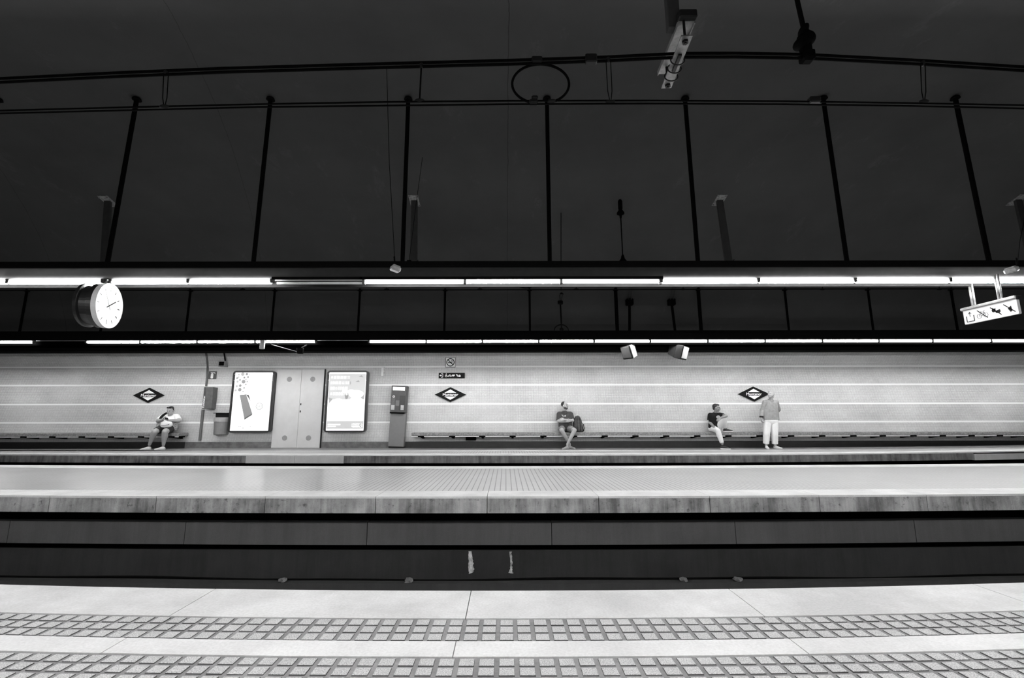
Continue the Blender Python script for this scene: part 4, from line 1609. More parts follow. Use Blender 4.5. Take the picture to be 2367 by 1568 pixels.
for px, py in ((695.3, 935), (694, 951.5)):
    mb = MB()
    q_ = P(px, py, WY - 0.07)
    mb.box(q_.x - 0.012, q_.x + 0.012, WY - 0.085, WY - 0.06, q_.z - 0.03, q_.z + 0.03, 0.004)
    mb.build('door_lock', M_BLACK, t)
mb = MB()
mb.box(xr_, xr_ + 0.02, WY - 0.07, WY, 0.0, zt_ + 0.01)
mb.build('door_jamb', M_BLACK, t)

# info post
yf = WY - 0.24
q_ = P(914.5, 1030, yf)
t = thing('info_post', 'tall grey help point post with a lit top panel against the tiled wall', 'post', (q_.x, WY, 0.0))
mt = MPP(yf)
Mt = Matrix.Translation((q_.x, 0, 0)) @ Matrix.Rotation(math.radians(1.9), 4, 'Y')
zT = P(916, 892, yf).z
zM = P(916, 956, yf).z
hw = 17.8 * mt
mb = MB(); mb.M = Mt
mb.box(-hw, hw, yf + 0.02, WY - 0.02, 0.05, zM, 0.008)
mb.build('pedestal', plain('post_grey', 0.15, 0.5, vary=0.06), t)
mb = MB(); mb.M = Mt
mb.box(-hw + 0.01, hw - 0.01, yf + 0.04, WY - 0.02, 0.0, 0.05)
mb.build('base', M_BLACK, t)
mb = MB(); mb.M = Mt
mb.box(-hw - 0.005, hw - 0.005, yf - 0.03, WY - 0.02, zM + 0.03, zT, 0.008)
mb.build('head', plain('post_head_dark', 0.055, 0.45, vary=0.12), t)
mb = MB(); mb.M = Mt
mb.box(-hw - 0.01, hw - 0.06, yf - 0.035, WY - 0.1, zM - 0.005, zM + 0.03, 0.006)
mb.build('shadow_lip', M_BLACK_AND_SHADE, t)
Mf = Mt @ Matrix.Translation((0, yf - 0.03, 0)) @ Matrix(((1, 0, 0, 0), (0, 0, -1, 0), (0, 1, 0, 0), (0, 0, 0, 1)))
def fpx(px, py):
    z_ = P(916, py, yf).z
    return ((px - (903 + 17.5 - (py - 892) * 0.08)) * mt - 0.005, z_)
def card(px0, py0, px1, py1, nm, mat, w1=0.006):
    a, b_ = fpx(px0, py0), fpx(px1, py1)
    mb = MB(); mb.M = Mf
    mb.prism([(a[0], b_[1]), (b_[0], b_[1]), (b_[0], a[1]), (a[0], a[1])], 0.0, w1)
    return mb.build(nm, mat, t)
card(905.6, 895.3, 932.6, 903, 'lit_window', glow('help_window_glow', 1.5))
card(901, 937, 908, 948, 'notice_card', plain('notice_pale', 0.42, 0.6))
card(902, 921, 909, 936, 'speaker_grille', plain('grille_grey', 0.10, 0.6, vary=0.4, scale=60))
card(911.8, 926, 919, 938.5, 'centre_plate', plain('plate_mid', 0.13, 0.5))
card(921, 915, 931.5, 949, 'side_panel', plain('panel_dark', 0.03, 0.4))
card(923, 937, 929.5, 948, 'notice_card', plain('notice_pale', 0.42, 0.6), 0.01)
a = fpx(907, 917.6)
mb = MB(); mb.M = Mf
mb.ring(circ(a[0], a[1], 0.034, 18), circ(a[0], a[1], 0.023, 18), 0.0, 0.008)
mb.prism(bar(a[0], a[1] - 0.014, a[0], a[1] + 0.012, 0.008), 0.0, 0.008)
mb.build('info_symbol', M_SIGNW, t)

# benches
M_TERR = concrete('speckled_terrazzo', 0.12, 0.26, 0.5, streak=False, scale=30)
M_LIP = plain('bright_steel_lip', 0.62, 0.35, 0.3)
YB = 13.72
def bench(label, x0, x1, bracket_px):
    t = thing('wall_bench', label, 'bench', ((x0 + x1) / 2, WY, 0.0), 'long wall benches')
    mb = MB()
    mb.box(x0, x1, YB, WY, 0.365, 0.458, 0.012)
    mb.build('seat', M_TERR, t)
    xs_ = sorted(XF(p_, YB, 0.34) for p_ in bracket_px)
    xs_ = [v for v in xs_ if x0 - 0.1 < v < x1 + 0.1]
    mb = MB()
    prev = x0
    for v in xs_ + [x1 + 0.09]:
        if v - 0.09 > prev + 0.02:
            mb.box(prev, v - 0.09, YB + 0.01, YB + 0.03, 0.333, 0.365)
        prev = v + 0.09
    mb.build('edge_rail', M_LIP, t)
    for v in xs_:
        mb = MB()
        mb.box(v - 0.09, v + 0.09, YB + 0.0, WY, 0.325, 0.365)
        mb.M = Matrix.Translation((v, 0, 0)) @ Matrix(((0, 0, 1, 0), (1, 0, 0, 0), (0, 1, 0, 0), (0, 0, 0, 1)))
        mb.prism([(YB + 0.02, 0.325), (WY, 0.325), (WY, 0.27)], -0.03, 0.03)
        mb.build('bracket', M_BLACK_AND_SHADE, t)
    return t


bench('speckled stone wall bench running out of the photo on the left', -17.6, XF(412, YB, 0.41), [-150, -82, -14, 53.7, 120.6, 188.6, 256, 325.5, 396])
bench('speckled stone wall bench running out of the photo on the right', XF(951, YB, 0.41), 17.6, [973, 1045, 1114.6, 1185, 1256, 1327, 1398, 1469, 1540, 1612, 1684, 1756, 1829, 1901, 1973, 2041, 2112, 2180, 2246.5, 2312, 2376, 2440])
mb = MB()
q_ = P(1088, 1014, WY - 0.2)
mb.box(q_.x - 0.15, q_.x + 0.15, WY - 0.2, WY, q_.z - 0.055, q_.z + 0.05, 0.01)
tag(mb.build('junction_box', M_BLACK_AND_SHADE), 'black box on the wall under the right bench, near its left end', 'box')

# cable and litter at the foot of the near trench wall
mb = MB()
pts = []
for i in range(61):
    x_ = -9 + 18 * i / 60
    pts.append((x_, 5.535 + 0.004 * x_ * x_, -0.918 + 0.008 * math.sin(x_ * 1.1) + 0.006 * math.sin(x_ * 2.7)))
mb.tube(pts, 0.010, 6)
tag(mb.build('trench_cable', M_RUBBER), 'thin black cable lying along the ledge in the near track pit', 'cable')
M_LITTER = plain('crumpled_litter', 0.16, 0.8, vary=0.5, scale=40)
for k, (px, lab) in enumerate(((655, 'crumpled scrap lying on the near track ledge, leftmost'), (946, 'crumpled scrap on the near track ledge, left of the paint runs'), (1577, 'crumpled scrap on the near track ledge, nearer the centre of the two on the right'), (1703, 'crumpled scrap on the near track ledge, rightmost'))):
    x_ = XF(px, 5.52, -0.9)
    bm = bmesh.new()
    bmesh.ops.create_icosphere(bm, subdivisions=2, radius=0.05)
    rr = random.Random(k)
    for v in bm.verts:
        v.co *= rr.uniform(0.6, 1.2)
        v.co.z = max(-0.02, v.co.z * 0.5)
    bm.verts.index_update()
    mb = MB()
    mb.M = Matrix.Translation((x_, 5.475 + 0.004 * x_ * x_, -0.91))
    mb.add([v.co[:] for v in bm.verts], [[v.index for v in f.verts] for f in bm.faces])
    bm.free()
    tag(mb.build('litter', M_LITTER), lab, 'litter', 'scraps of litter by the near track')['kind'] = 'thing'

# ------------------------------------------------------------------ people
def frame(fwd, up=(0, 0, 1)):
    f_ = Vector(fwd).normalized()
    u = Vector(up)
    u = (u - f_ * u.dot(f_)).normalized()
    r = f_.cross(u).normalized()
    return Matrix((r, f_, u)).transposed()      # columns: right-hand side, forward, up


def head(mb, c, R, s=1.0):
    c = Vector(c)

    def e(p, r):
        mb.ell(c + R @ (Vector(p) * s), [v * s for v in r], R, 18, 12)
    e((0, -0.012, 0.028), (0.074, 0.094, 0.092))        # skull
    e((0, 0.022, -0.030), (0.062, 0.068, 0.080))        # face
    e((0, 0.045, -0.078), (0.040, 0.040, 0.032))        # chin
    e((0, 0.074, 0.024), (0.050, 0.016, 0.012))         # brow
    e((0.036, 0.060, -0.030), (0.024, 0.022, 0.022))    # cheeks
    e((-0.036, 0.060, -0.030), (0.024, 0.022, 0.022))
    mb.chain([c + R @ (Vector((0, 0.086, 0.014)) * s), c + R @ (Vector((0, 0.108, -0.024)) * s)], [0.008 * s, 0.013 * s])
    e((0, 0.086, -0.056), (0.024, 0.010, 0.010))        # lips
    for sx in (-1, 1):
        e((sx * 0.075, -0.010, -0.010), (0.009, 0.018, 0.030))   # ears


def face_parts(par, c, R, s=1.0, brow=True):
    c = Vector(c)
    for sx in (-1, 1):
        mb = MB()
        mb.ell(c + R @ (Vector((sx * 0.031, 0.079, 0.004)) * s), (0.012 * s, 0.008 * s, 0.007 * s), R)
        mb.build('eye', M_EYE, par, True)
        if brow:
            mb = MB()
            mb.chain([c + R @ (Vector((sx * 0.014, 0.090, 0.024)) * s), c + R @ (Vector((sx * 0.046, 0.078, 0.026)) * s)], [0.005 * s, 0.004 * s])
            mb.build('eyebrow', M_HAIRD, par, True)
    mb = MB()
    mb.chain([c + R @ (Vector((-0.020, 0.093, -0.056)) * s), c + R @ (Vector((0.020, 0.093, -0.056)) * s)], [0.004 * s] * 2)
    mb.build('mouth', M_LIPS, par, True)


def hand(mb, wrist, d, n, side=1, curl=0.6, s=1.0):
    """palm, four fingers and a thumb; d = direction of the hand, n = direction the palm faces"""
    w = Vector(wrist)
    d = Vector(d).normalized()
    n = Vector(n)
    n = (n - d * n.dot(d)).normalized()
    x = d.cross(n).normalized() * side
    R = Matrix((x, d, n)).transposed()
    mb.ell(w + d * 0.05 * s, (0.041 * s, 0.056 * s, 0.015 * s), R)
    mb.chain([w, w + d * 0.03 * s], [0.025 * s, 0.026 * s])
    for k, (off, ln) in enumerate(((0.031, 0.072), (0.0105, 0.082), (-0.0105, 0.077), (-0.031, 0.060))):
        p = w + (d * 0.092 + x * off) * s
        a = 0.15
        pts, rs = [w + (d * 0.06 + x * off * 0.9) * s, p], [0.010 * s, 0.0095 * s]
        for seg, fr in enumerate((0.42, 0.33, 0.25)):
            a += curl * (0.7 + 0.5 * seg)
            p = p + (d * math.cos(a) + n * math.sin(a)) * ln * fr * s
            pts.append(p)
            rs.append((0.009 - 0.0008 * seg) * s)
        mb.chain(pts, rs, n=8)
    t0 = w + (d * 0.025 + x * 0.026 + n * 0.004) * s
    t1 = t0 + (x * 0.75 + d * 0.65 + n * 0.25).normalized() * 0.040 * s
    t2 = t1 + (d * 0.9 + x * 0.15 + n * 0.45).normalized() * 0.032 * s
    t3 = t2 + (d * 0.8 - x * 0.2 + n * 0.6).normalized() * 0.022 * s
    mb.chain([t0, t1, t2, t3], [0.013 * s, 0.011 * s, 0.010 * s, 0.008 * s], n=8)


def shoe(mb, ankle, fwd, z0, ln=0.26, w=0.045, tilt=0.0, drop=None):
    """low shoe with a flat sole; z0 is the height of what it stands on"""
    f_ = Vector((fwd[0], fwd[1], 0)).normalized()
    r = Vector((f_.y, -f_.x, 0))
    base = Vector((ankle[0], ankle[1], z0)) - f_ * 0.055
    Rt = Matrix.Rotation(tilt, 3, r)
    rings = []
    for t, hw, h in ((0.0, 0.020, 0.05), (0.03, 0.034, 0.085), (0.08, 0.037, 0.09), (0.13, 0.041, 0.068), (0.18, 0.046, 0.05), (0.225, 0.042, 0.04), (0.25, 0.026, 0.03), (ln, 0.010, 0.018)):
        ring = []
        for k in range(14):
            a = 2 * math.pi * k / 14
            cx_, sz = math.cos(a), math.sin(a)
            zz = h * (0.5 + 0.5 * sz) if sz > 0 else max(0.0, h * 0.5 * (1 + 1.6 * sz))
            p = f_ * t + r * (hw * w / 0.045 * (abs(cx_) ** 0.7) * (1 if cx_ > 0 else -1)) + Vector((0, 0, zz))
            ring.append(base + Rt @ p)
        rings.append(ring)
    mb.loft(rings)


def sole(mb, ankle, fwd, z0, w=0.045, tilt=0.0):
    f_ = Vector((fwd[0], fwd[1], 0)).normalized()
    r = Vector((f_.y, -f_.x, 0))
    base = Vector((ankle[0], ankle[1], z0)) - f_ * 0.055
    Rt = Matrix.Rotation(tilt, 3, r)
    L, Q = [], []
    for t, hw in ((-0.004, 0.018), (0.03, 0.036), (0.10, 0.038), (0.18, 0.049), (0.225, 0.045), (0.262, 0.016)):
        L.append((t, -hw)), Q.append((t, hw))
    poly = L + Q[::-1]
    lo = [base + Rt @ (f_ * t + r * h_) for t, h_ in poly]
    hi = [base + Rt @ (f_ * t + r * h_ + Vector((0, 0, 0.022))) for t, h_ in poly]
    n = len(poly)
    mb.add(lo + hi, [tuple(range(n))[::-1], tuple(range(n, 2 * n))] + [(i, (i + 1) % n, n + (i + 1) % n, n + i) for i in range(n)])


M_SKIN = plain('skin', 0.38, 0.5, vary=0.05, scale=20)
M_SKIN2 = plain('skin_tan', 0.33, 0.5, vary=0.06, scale=20)
M_SKIN3 = plain('skin_brown', 0.22, 0.5, vary=0.06, scale=20)
M_EYE = plain('dark_eye', 0.02, 0.3)
M_LIPS = plain('lips', 0.12, 0.5)
M_HAIRD = plain('dark_hair', 0.012, 0.6, vary=0.4, scale=60)
M_HAIRB = plain('fair_hair', 0.38, 0.6, vary=0.35, scale=60)
M_BEARD = plain('grey_beard', 0.05, 0.8, vary=0.4, scale=80)
VX = 0.0075


def cloth(name, val, vary=0.12, scale=14.0):
    return plain(name, val, 0.85, vary=vary, scale=scale, spec=0.1)


def lift(v, dz=0.0, dy=0.0, dx=0.0):
    return Vector(v) + Vector((dx, dy, dz))


# --- man in the middle, arms folded, ankles crossed
hc = P(1305.6, 938.2, 13.92)
Rh = frame((0.80, -0.60, 0.04))
sa, sb = P(1292.3, 958.0, 13.98), P(1319.3, 958.0, 13.96)
ea, eb = P(1291.0, 974.5, 13.86), P(1324.0, 972.8, 13.84)
wa, wb = P(1309.0, 975.2, 13.68), P(1304.5, 970.6, 13.64)
ha, hb = P(1299.5, 989.5, 13.90), P(1314.0, 989.5, 13.90)
ka, kb = P(1298.3, 996.5, 13.48), P(1328.3, 997.0, 13.47)
ha.z = hb.z = 0.567
ka.z = kb.z = 0.525
aa, ab = P(1316.5, 1026.5, 13.66), P(1311.5, 1027.5, 13.50)
nk = P(1305.0, 950.5, 13.95)
t = thing('person', 'bearded person in a dark T-shirt and shorts sitting with folded arms and crossed ankles beside a backpack', 'person', ((ha + hb) / 2), 'people waiting on the far platform')
t['label'] = 'bearded person in dark T-shirt and shorts, arms folded, sitting beside a backpack'
mb = MB()
head(mb, hc, Rh, 1.0)
mb.chain([nk + Vector((0, 0.01, -0.05)), hc + Vector((0, 0, -0.06))], [0.056, 0.052])
mb.chain([sa, sb], [0.06, 0.06])
mb.chain([(sa + sb) / 2 + Vector((0, 0.02, -0.06)), (ha + hb) / 2], [0.085, 0.085])
for s_, e_, w_ in ((sa, ea, wa), (sb, eb, wb)):
    mb.chain([s_, e_, e_.lerp(w_, 0.3), w_], [0.052, 0.041, 0.043, 0.028])
hand(mb, wa, (0.9, -0.15, 0.25), (0.0, 1.0, 0.1), 1, 0.35)
hand(mb, wb, (-0.95, -0.1, 0.0), (0.1, 1.0, -0.2), -1, 0.45)
for h_, k_, a_ in ((ha, ka, aa), (hb, kb, ab)):
    mb.chain([h_, k_], [0.082, 0.060])
    mb.chain([k_, k_.lerp(a_, 0.32), k_.lerp(a_, 0.7), a_, lift(a_, -0.05)], [0.060, 0.057, 0.043, 0.034, 0.032])
mb.build('body', M_SKIN, t, remesh=VX)
face_parts(t, hc, Rh)
mb = MB()
mb.chain([sa.lerp(sb, 0.05) + Vector((0, 0, .005)), sb.lerp(sa, 0.05) + Vector((0, 0, .005))], [0.078, 0.078])
top, bot = (sa + sb) / 2 + Vector((0, -0.01, -0.03)), (ha + hb) / 2 + Vector((0, -0.02, 0.02))
for off in (-0.09, -0.04, 0.0, 0.04, 0.09):
    mb.chain([top + Vector((off * 1.15, 0, -0.03)), top.lerp(bot, 0.6) + Vector((off * 0.95, -0.015, 0)), bot + Vector((off * 0.95, 0.0, 0))], [0.105, 0.115, 0.118])
for s_, e_ in ((sa, ea), (sb, eb)):
    mb.chain([s_, s_.lerp(e_, 0.80)], [0.074, 0.066], (True, False))
mb.chain([nk + Vector((0, 0, -0.07)), nk + Vector((0, 0.0, -0.045))], [0.095, 0.075], (True, False))
mb.build('shirt', cloth('charcoal_cotton', 0.055), t, remesh=VX)
mb = MB()
mb.chain([ha + Vector((-.02, 0, 0)), hb + Vector((.02, 0, 0))], [0.11, 0.11])
for h_, k_ in ((ha, ka), (hb, kb)):
    mb.chain([h_, h_.lerp(k_, 0.78)], [0.108, 0.082], (True, False))
mb.build('shorts', cloth('grey_shorts', 0.20), t, remesh=VX)
for a_, fd, z0 in ((aa, (0.55, -0.55), 0.0), (ab, (-0.60, -0.45), 0.0)):
    mb = MB()
    shoe(mb, a_, fd, z0, 0.262)
    mb.build('shoe', plain('grey_shoe', 0.26, 0.7), t, True)
mb = MB()
def hs(p, r):
    mb.ell(hc + Rh @ Vector(p), r, Rh, 18, 12)
hs((0, -0.034, 0.044), (0.080, 0.088, 0.084))
hs((0.050, -0.030, 0.022), (0.030, 0.045, 0.038)); hs((-0.050, -0.030, 0.022), (0.030, 0.045, 0.038))
mb.build('hair', M_HAIRD, t, remesh=VX)
mb = MB()
hs((0, 0.052, -0.086), (0.046, 0.040, 0.034)); hs((0.045, 0.028, -0.066), (0.024, 0.045, 0.034)); hs((-0.045, 0.028, -0.066), (0.024, 0.045, 0.034))
hs((0, 0.088, -0.044), (0.032, 0.012, 0.009))
mb.build('beard', M_BEARD, t, remesh=VX)
# pale print on the shirt front
def shirt_print(c, w, h, par, mat, polys, yaw=0.0):
    mb = MB()
    mb.M = Matrix.Translation(c) @ Matrix.Rotation(yaw, 4, 'Z') @ Matrix(((1, 0, 0, 0), (0, 0, -1, 0), (0, 1, 0, 0), (0, 0, 0, 1)))
    for pl in polys:
        mb.prism([(p[0] * w, p[1] * h) for p in pl], 0.0, 0.012)
    return mb.build('shirt_print', mat, par)
M_PRINT = cloth('pale_print', 0.55)
shirt_print(P(1303.5, 962.0, 13.842), 0.12, 0.10, t, M_PRINT, [[(-.6, .35), (-.4, .4), (-.1, -.2), (.0, -.35), (-.2, -.3)], [(-.45, .1), (-.2, .25), (-.05, .1)], [(.15, .2), (.45, .3), (.5, .0), (.3, -.3), (.1, -.15)]])

# backpack beside him
yb_ = 13.9
q_ = P(1337, 999, yb_)
t = thing('backpack', 'dark grey backpack standing on the bench beside the bearded person', 'bag', (q_.x, yb_, 0.465))
bx, bz = q_.x, 0.467
mb = MB()
rings = []
for z_, cx_, w_, d_ in ((0.0, 0.0, 0.14, 0.09), (0.02, 0.0, 0.155, 0.105), (0.12, -0.005, 0.155, 0.11), (0.25, -0.012, 0.135, 0.10), (0.37, -0.015, 0.105, 0.08), (0.44, -0.012, 0.07, 0.055), (0.47, -0.008, 0.03, 0.03)):
    rings.append([(bx + cx_ + w_ * (abs(math.cos(a)) ** 0.6) * (1 if math.cos(a) >= 0 else -1), yb_ + 0.03 + d_ * (abs(math.sin(a)) ** 0.6) * (1 if math.sin(a) >= 0 else -1), bz + z_) for a in [2 * math.pi * k / 24 for k in range(24)]])
mb.loft(rings)
mb.build('main_bag', cloth('backpack_grey', 0.055, 0.3, 10), t, True)
mb = MB()
rings = []
for z_, w_, y_ in ((0.02, 0.10, 0.03), (0.04, 0.115, 0.05), (0.18, 0.11, 0.05), (0.30, 0.085, 0.04), (0.33, 0.06, 0.02)):
    rings.append([(bx - 0.005 + w_ * (abs(math.cos(a)) ** 0.6) * (1 if math.cos(a) >= 0 else -1), yb_ - 0.06 + y_ * (abs(math.sin(a)) ** 0.6) * (1 if math.sin(a) >= 0 else -1), bz + z_) for a in [2 * math.pi * k / 20 for k in range(20)]])
mb.loft(rings)
mb.build('front_pocket', cloth('backpack_pocket', 0.075, 0.3, 10), t, True)
for xo in (-0.05, 0.045):
    mb = MB()
    mb.tube([(bx + xo, yb_ - 0.112, bz + 0.03), (bx + xo, yb_ - 0.117, bz + 0.17), (bx + xo * 0.9, yb_ - 0.095, bz + 0.31), (bx + xo * 0.7, yb_ - 0.055, bz + 0.40)], 0.008, 8)
    mb.build('strap', cloth('strap_black', 0.012), t, True)
mb = MB()
mb.tube([(bx + 0.145, yb_ - 0.05, bz + 0.02), (bx + 0.165, yb_ - 0.06, bz + 0.10), (bx + 0.15, yb_ - 0.03, bz + 0.22)], 0.012, 8)
mb.build('side_strap', cloth('strap_black', 0.012), t, True)
mb = MB()
mb.tube([(bx - 0.012 + 0.035 * math.cos(a), yb_, bz + 0.455 + 0.045 * math.sin(a)) for a in [math.pi * k / 12 for k in range(13)]], 0.009, 8)
mb.build('top_loop', M_PRINT, t, True)

# --- heavy-set person on the left, looking at a phone
hc = P(393.6, 949.8, 13.86)
Rh = frame((0.12, -0.95, -0.22))
sa, sb = P(377.0, 965.0, 13.95), P(408.0, 964.0, 13.97)
ea, eb = P(365.0, 974.0, 13.78), P(414.0, 973.2, 13.84)
wa, wb = P(377.0, 970.8, 13.58), P(389.0, 972.0, 13.60)
ha, hb = P(379.5, 991.0, 13.88), P(397.0, 991.0, 13.88)
ka, kb = P(357.5, 1000.0, 13.44), P(381.6, 1000.0, 13.42)
ha.z = hb.z = 0.60
ka.z = kb.z = 0.50
aa, ab = P(345.6, 1028.0, 13.54), P(377.8, 1029.0, 13.50)
nk = P(393.0, 961.0, 13.92)
t = thing('person', 'person in white T-shirt and dark shorts sitting on the left bench, looking at a phone', 'person', ((ha + hb) / 2), 'people waiting on the far platform')
mb = MB()
head(mb, hc, Rh, 1.04)
mb.ell(hc + Rh @ Vector((0, 0.02, -0.06)), (0.078, 0.072, 0.06), Rh)
mb.chain([nk + Vector((0, 0.02, -0.04)), hc + Vector((0.01, 0.02, -0.06))], [0.075, 0.066])
mb.chain([sa, sb], [0.07, 0.07])
mb.chain([(sa + sb) / 2 + Vector((0, 0, -0.06)), (ha + hb) / 2], [0.11, 0.11])
for s_, e_, w_ in ((sa, ea, wa), (sb, eb, wb)):
    mb.chain([s_, e_, e_.lerp(w_, 0.3), w_], [0.064, 0.052, 0.053, 0.033])
ph = P(382.8, 968.2, 13.54)
hand(mb, wa, (0.75, -0.35, 0.35), (0.25, -0.5, 0.8), 1, 0.55)
hand(mb, wb, (-0.75, -0.35, 0.40), (-0.25, -0.5, 0.8), -1, 0.55)
for h_, k_, a_ in ((ha, ka, aa), (hb, kb, ab)):
    mb.chain([h_, k_], [0.115, 0.082])
    mb.chain([k_, k_.lerp(a_, 0.35), k_.lerp(a_, 0.75), a_], [0.080, 0.076, 0.052, 0.040])
mb.build('body', M_SKIN2, t, remesh=VX)
face_parts(t, hc, Rh, 1.04, False)
mb = MB()
mb.chain([sa.lerp(sb, .04), sb.lerp(sa, .04)], [0.092, 0.092])
top, bot = (sa + sb) / 2 + Vector((0, -0.01, -0.06)), (ha + hb) / 2 + Vector((0, -0.02, 0.06))
for off in (-0.10, -0.05, 0.0, 0.05, 0.10):
    mb.chain([top + Vector((off, 0, 0)), top.lerp(bot, 0.7) + Vector((off * 1.1, -0.035, 0)), bot + Vector((off * 1.1, -0.01, 0))], [0.13, 0.15, 0.145])
for s_, e_ in ((sa, ea), (sb, eb)):
    mb.chain([s_, s_.lerp(e_, 0.85)], [0.09, 0.084], (True, False))
mb.build('shirt', cloth('white_cotton', 0.78, 0.04), t, remesh=VX)
mb = MB()
for off in (-0.12, -0.06, 0.0, 0.06, 0.12):
    mb.chain([bot + Vector((off * 1.15, -0.02, 0.03)), bot + Vector((off * 1.2, -0.02, -0.055))], [0.150, 0.152])
mb.build('waist_wrap', cloth('patterned_wrap', 0.30, 0.9, 32), t, remesh=VX)
mb = MB()
mb.chain([ha + Vector((-.03, 0, 0)), hb + Vector((.03, 0, 0))], [0.135, 0.135])
for h_, k_ in ((ha, ka), (hb, kb)):
    mb.chain([h_, h_.lerp(k_, 0.86)], [0.130, 0.102], (True, False))
mb.build('shorts', cloth('dark_denim', 0.035), t, remesh=VX)
for a_, fd in ((aa, (-0.62, -0.50)), (ab, (-0.50, -0.62))):
    mb = MB()
    shoe(mb, a_, fd, 0.0, 0.262, 0.044)
    mb.build('shoe', plain('pale_shoe', 0.60, 0.6), t, True)
mb = MB()
def hs(p, r):
    mb.ell(hc + Rh @ Vector(p), r, Rh, 18, 12)
hs((0, -0.032, 0.044), (0.084, 0.090, 0.088)); hs((0, 0.03, 0.092), (0.06, 0.045, 0.03)); hs((0.055, -0.03, 0.0), (0.032, 0.05, 0.055)); hs((-0.055, -0.03, 0.0), (0.032, 0.05, 0.055)); hs((0, -0.07, -0.03), (0.06, 0.05, 0.06))
mb.build('hair', M_HAIRD, t, remesh=VX)
mb = MB()
for sx in (-1, 1):
    mb.ell(hc + Rh @ Vector((sx * 0.033, 0.072, 0.102)), (0.028, 0.012, 0.019), Rh)
mb.chain([hc + Rh @ Vector((-0.075, 0.0, 0.085)), hc + Rh @ Vector((-0.05, 0.07, 0.10)), hc + Rh @ Vector((0.05, 0.07, 0.10)), hc + Rh @ Vector((0.075, 0.0, 0.085))], [0.005] * 4)
mb.build('sunglasses', plain('glossy_black', 0.01, 0.1), t, True)
mb = MB()
pts = [P(388.0, 955.0, 13.97), P(382.5, 957.5, 13.93), P(377.0, 961.0, 13.86), P(373.0, 965.0, 13.82), P(371.0, 968.5, 13.80)]
for a, b2 in zip(pts, pts[1:]):
    mb.chain([a, b2], [0.040, 0.040])
mb.build('scarf', cloth('black_scarf', 0.008), t, remesh=VX)
o = thing('phone', 'dark phone held by the person in the white T-shirt', 'phone', ph)
mb = MB()
Rp = frame((0.05, -0.7, -0.7)).to_4x4()
mb.M = Matrix.Translation(ph) @ Rp
mb.box(-0.07, 0.07, -0.006, 0.006, -0.038, 0.038, 0.004)
mb.build('phone_case', plain('phone_black', 0.012, 0.4), o)
mb = MB()
mb.M = Matrix.Translation(ph) @ Rp
mb.box(-0.062, 0.062, -0.0075, -0.006, -0.034, 0.034)
mb.build('phone_screen', plain('phone_glass', 0.03, 0.12), o)
bc = P(384.2, 981.6, 13.52)
o = thing('waist_bag', 'rounded white bag lying on the lap of the person with the phone', 'bag', bc)
mb = MB()
Rb = Matrix.Rotation(math.radians(-3), 3, 'Y')
rings = []
for y_, sc in ((-0.045, 0.55), (-0.035, 0.85), (-0.01, 1.0), (0.03, 1.0), (0.05, 0.8)):
    rings.append([bc + Rb @ Vector((0.162 * sc * (abs(math.cos(a)) ** .75) * (1 if math.cos(a) >= 0 else -1), y_, 0.090 * sc * (abs(math.sin(a)) ** .8) * (1 if math.sin(a) >= 0 else -1))) for a in [2 * math.pi * k / 28 for k in range(28)]])
mb.loft(rings)
mb.build('bag_body', plain('white_leather', 0.78, 0.5, vary=0.03), o, True)
mb = MB()
mb.tube([bc + Rb @ Vector((x_, -0.047, -0.022 + 1.1 * x_ * x_ + 0.06 * x_)) for x_ in [-0.10 + 0.02 * k for k in range(12)]], 0.006, 6)
mb.build('zip', plain('zip_dark', 0.05, 0.5), o, True)
mb = MB()
mb.tube([bc + Vector((-0.155, 0.01, 0.0)), bc + Vector((-0.19, 0.10, 0.03)), bc + Vector((-0.2, 0.2, 0.05))], 0.012, 8)
mb.build('belt', cloth('belt_grey', 0.25), o, True)

# --- person with one foot up on the bench
hc = P(1656.2, 943.6, 13.80)
Rh = frame((0.86, -0.48, -0.06))
sa, sb = P(1642.0, 960.5, 13.92), P(1664.0, 960.0, 13.82)
ea, eb = P(1639.8, 976.0, 13.88), P(1679.0, 962.0, 13.60)
wa, wb = P(1651.5, 988.5, 13.62), P(1666.5, 966.0, 13.52)
ha, hb = P(1647.5, 990.5, 13.88), P(1658.0, 990.0, 13.88)
ka, kb = P(1660.0, 1003.0, 13.46), P(1673.5, 967.5, 13.64)
ha.z = hb.z = 0.565
ka.z = 0.50
aa, ab = P(1669.5, 1026.5, 13.40), P(1675.8, 990.5, 13.80)
nk = P(1653.0, 954.5, 13.86)
t = thing('person', 'person in black T-shirt and white trousers sitting with one foot up on the bench', 'person', ((ha + hb) / 2), 'people waiting on the far platform')
mb = MB()
head(mb, hc, Rh, 1.0)
mb.chain([nk + Vector((0, 0.01, -0.05)), hc + Vector((-0.02, 0.01, -0.06))], [0.056, 0.052])
mb.chain([sa, sb], [0.06, 0.06])
mb.chain([(sa + sb) / 2 + Vector((0, 0, -0.06)), (ha + hb) / 2], [0.085, 0.085])
for s_, e_, w_ in ((sa, ea, wa), (sb, eb, wb)):
    mb.chain([s_, e_, e_.lerp(w_, 0.3), w_], [0.052, 0.041, 0.043, 0.028])
hand(mb, wa, (0.60, -0.45, -0.55), (0.25, 0.2, -0.9), -1, 0.4)
hand(mb, wb, (-0.85, -0.2, -0.5), (0.1, 0.7, -0.6), -1, 0.35)
for h_, k_, a_ in ((ha, ka, aa), (hb, kb, ab)):
    mb.chain([h_, k_], [0.078, 0.056])
    mb.chain([k_, k_.lerp(a_, 0.35), a_], [0.055, 0.052, 0.036])
mb.build('body', M_SKIN3, t, remesh=VX)
face_parts(t, hc, Rh)
mb = MB()
mb.chain([sa, sb], [0.076, 0.076])
top, bot = (sa + sb) / 2 + Vector((0, -0.01, -0.04)), (ha + hb) / 2 + Vector((-0.01, -0.01, 0.03))
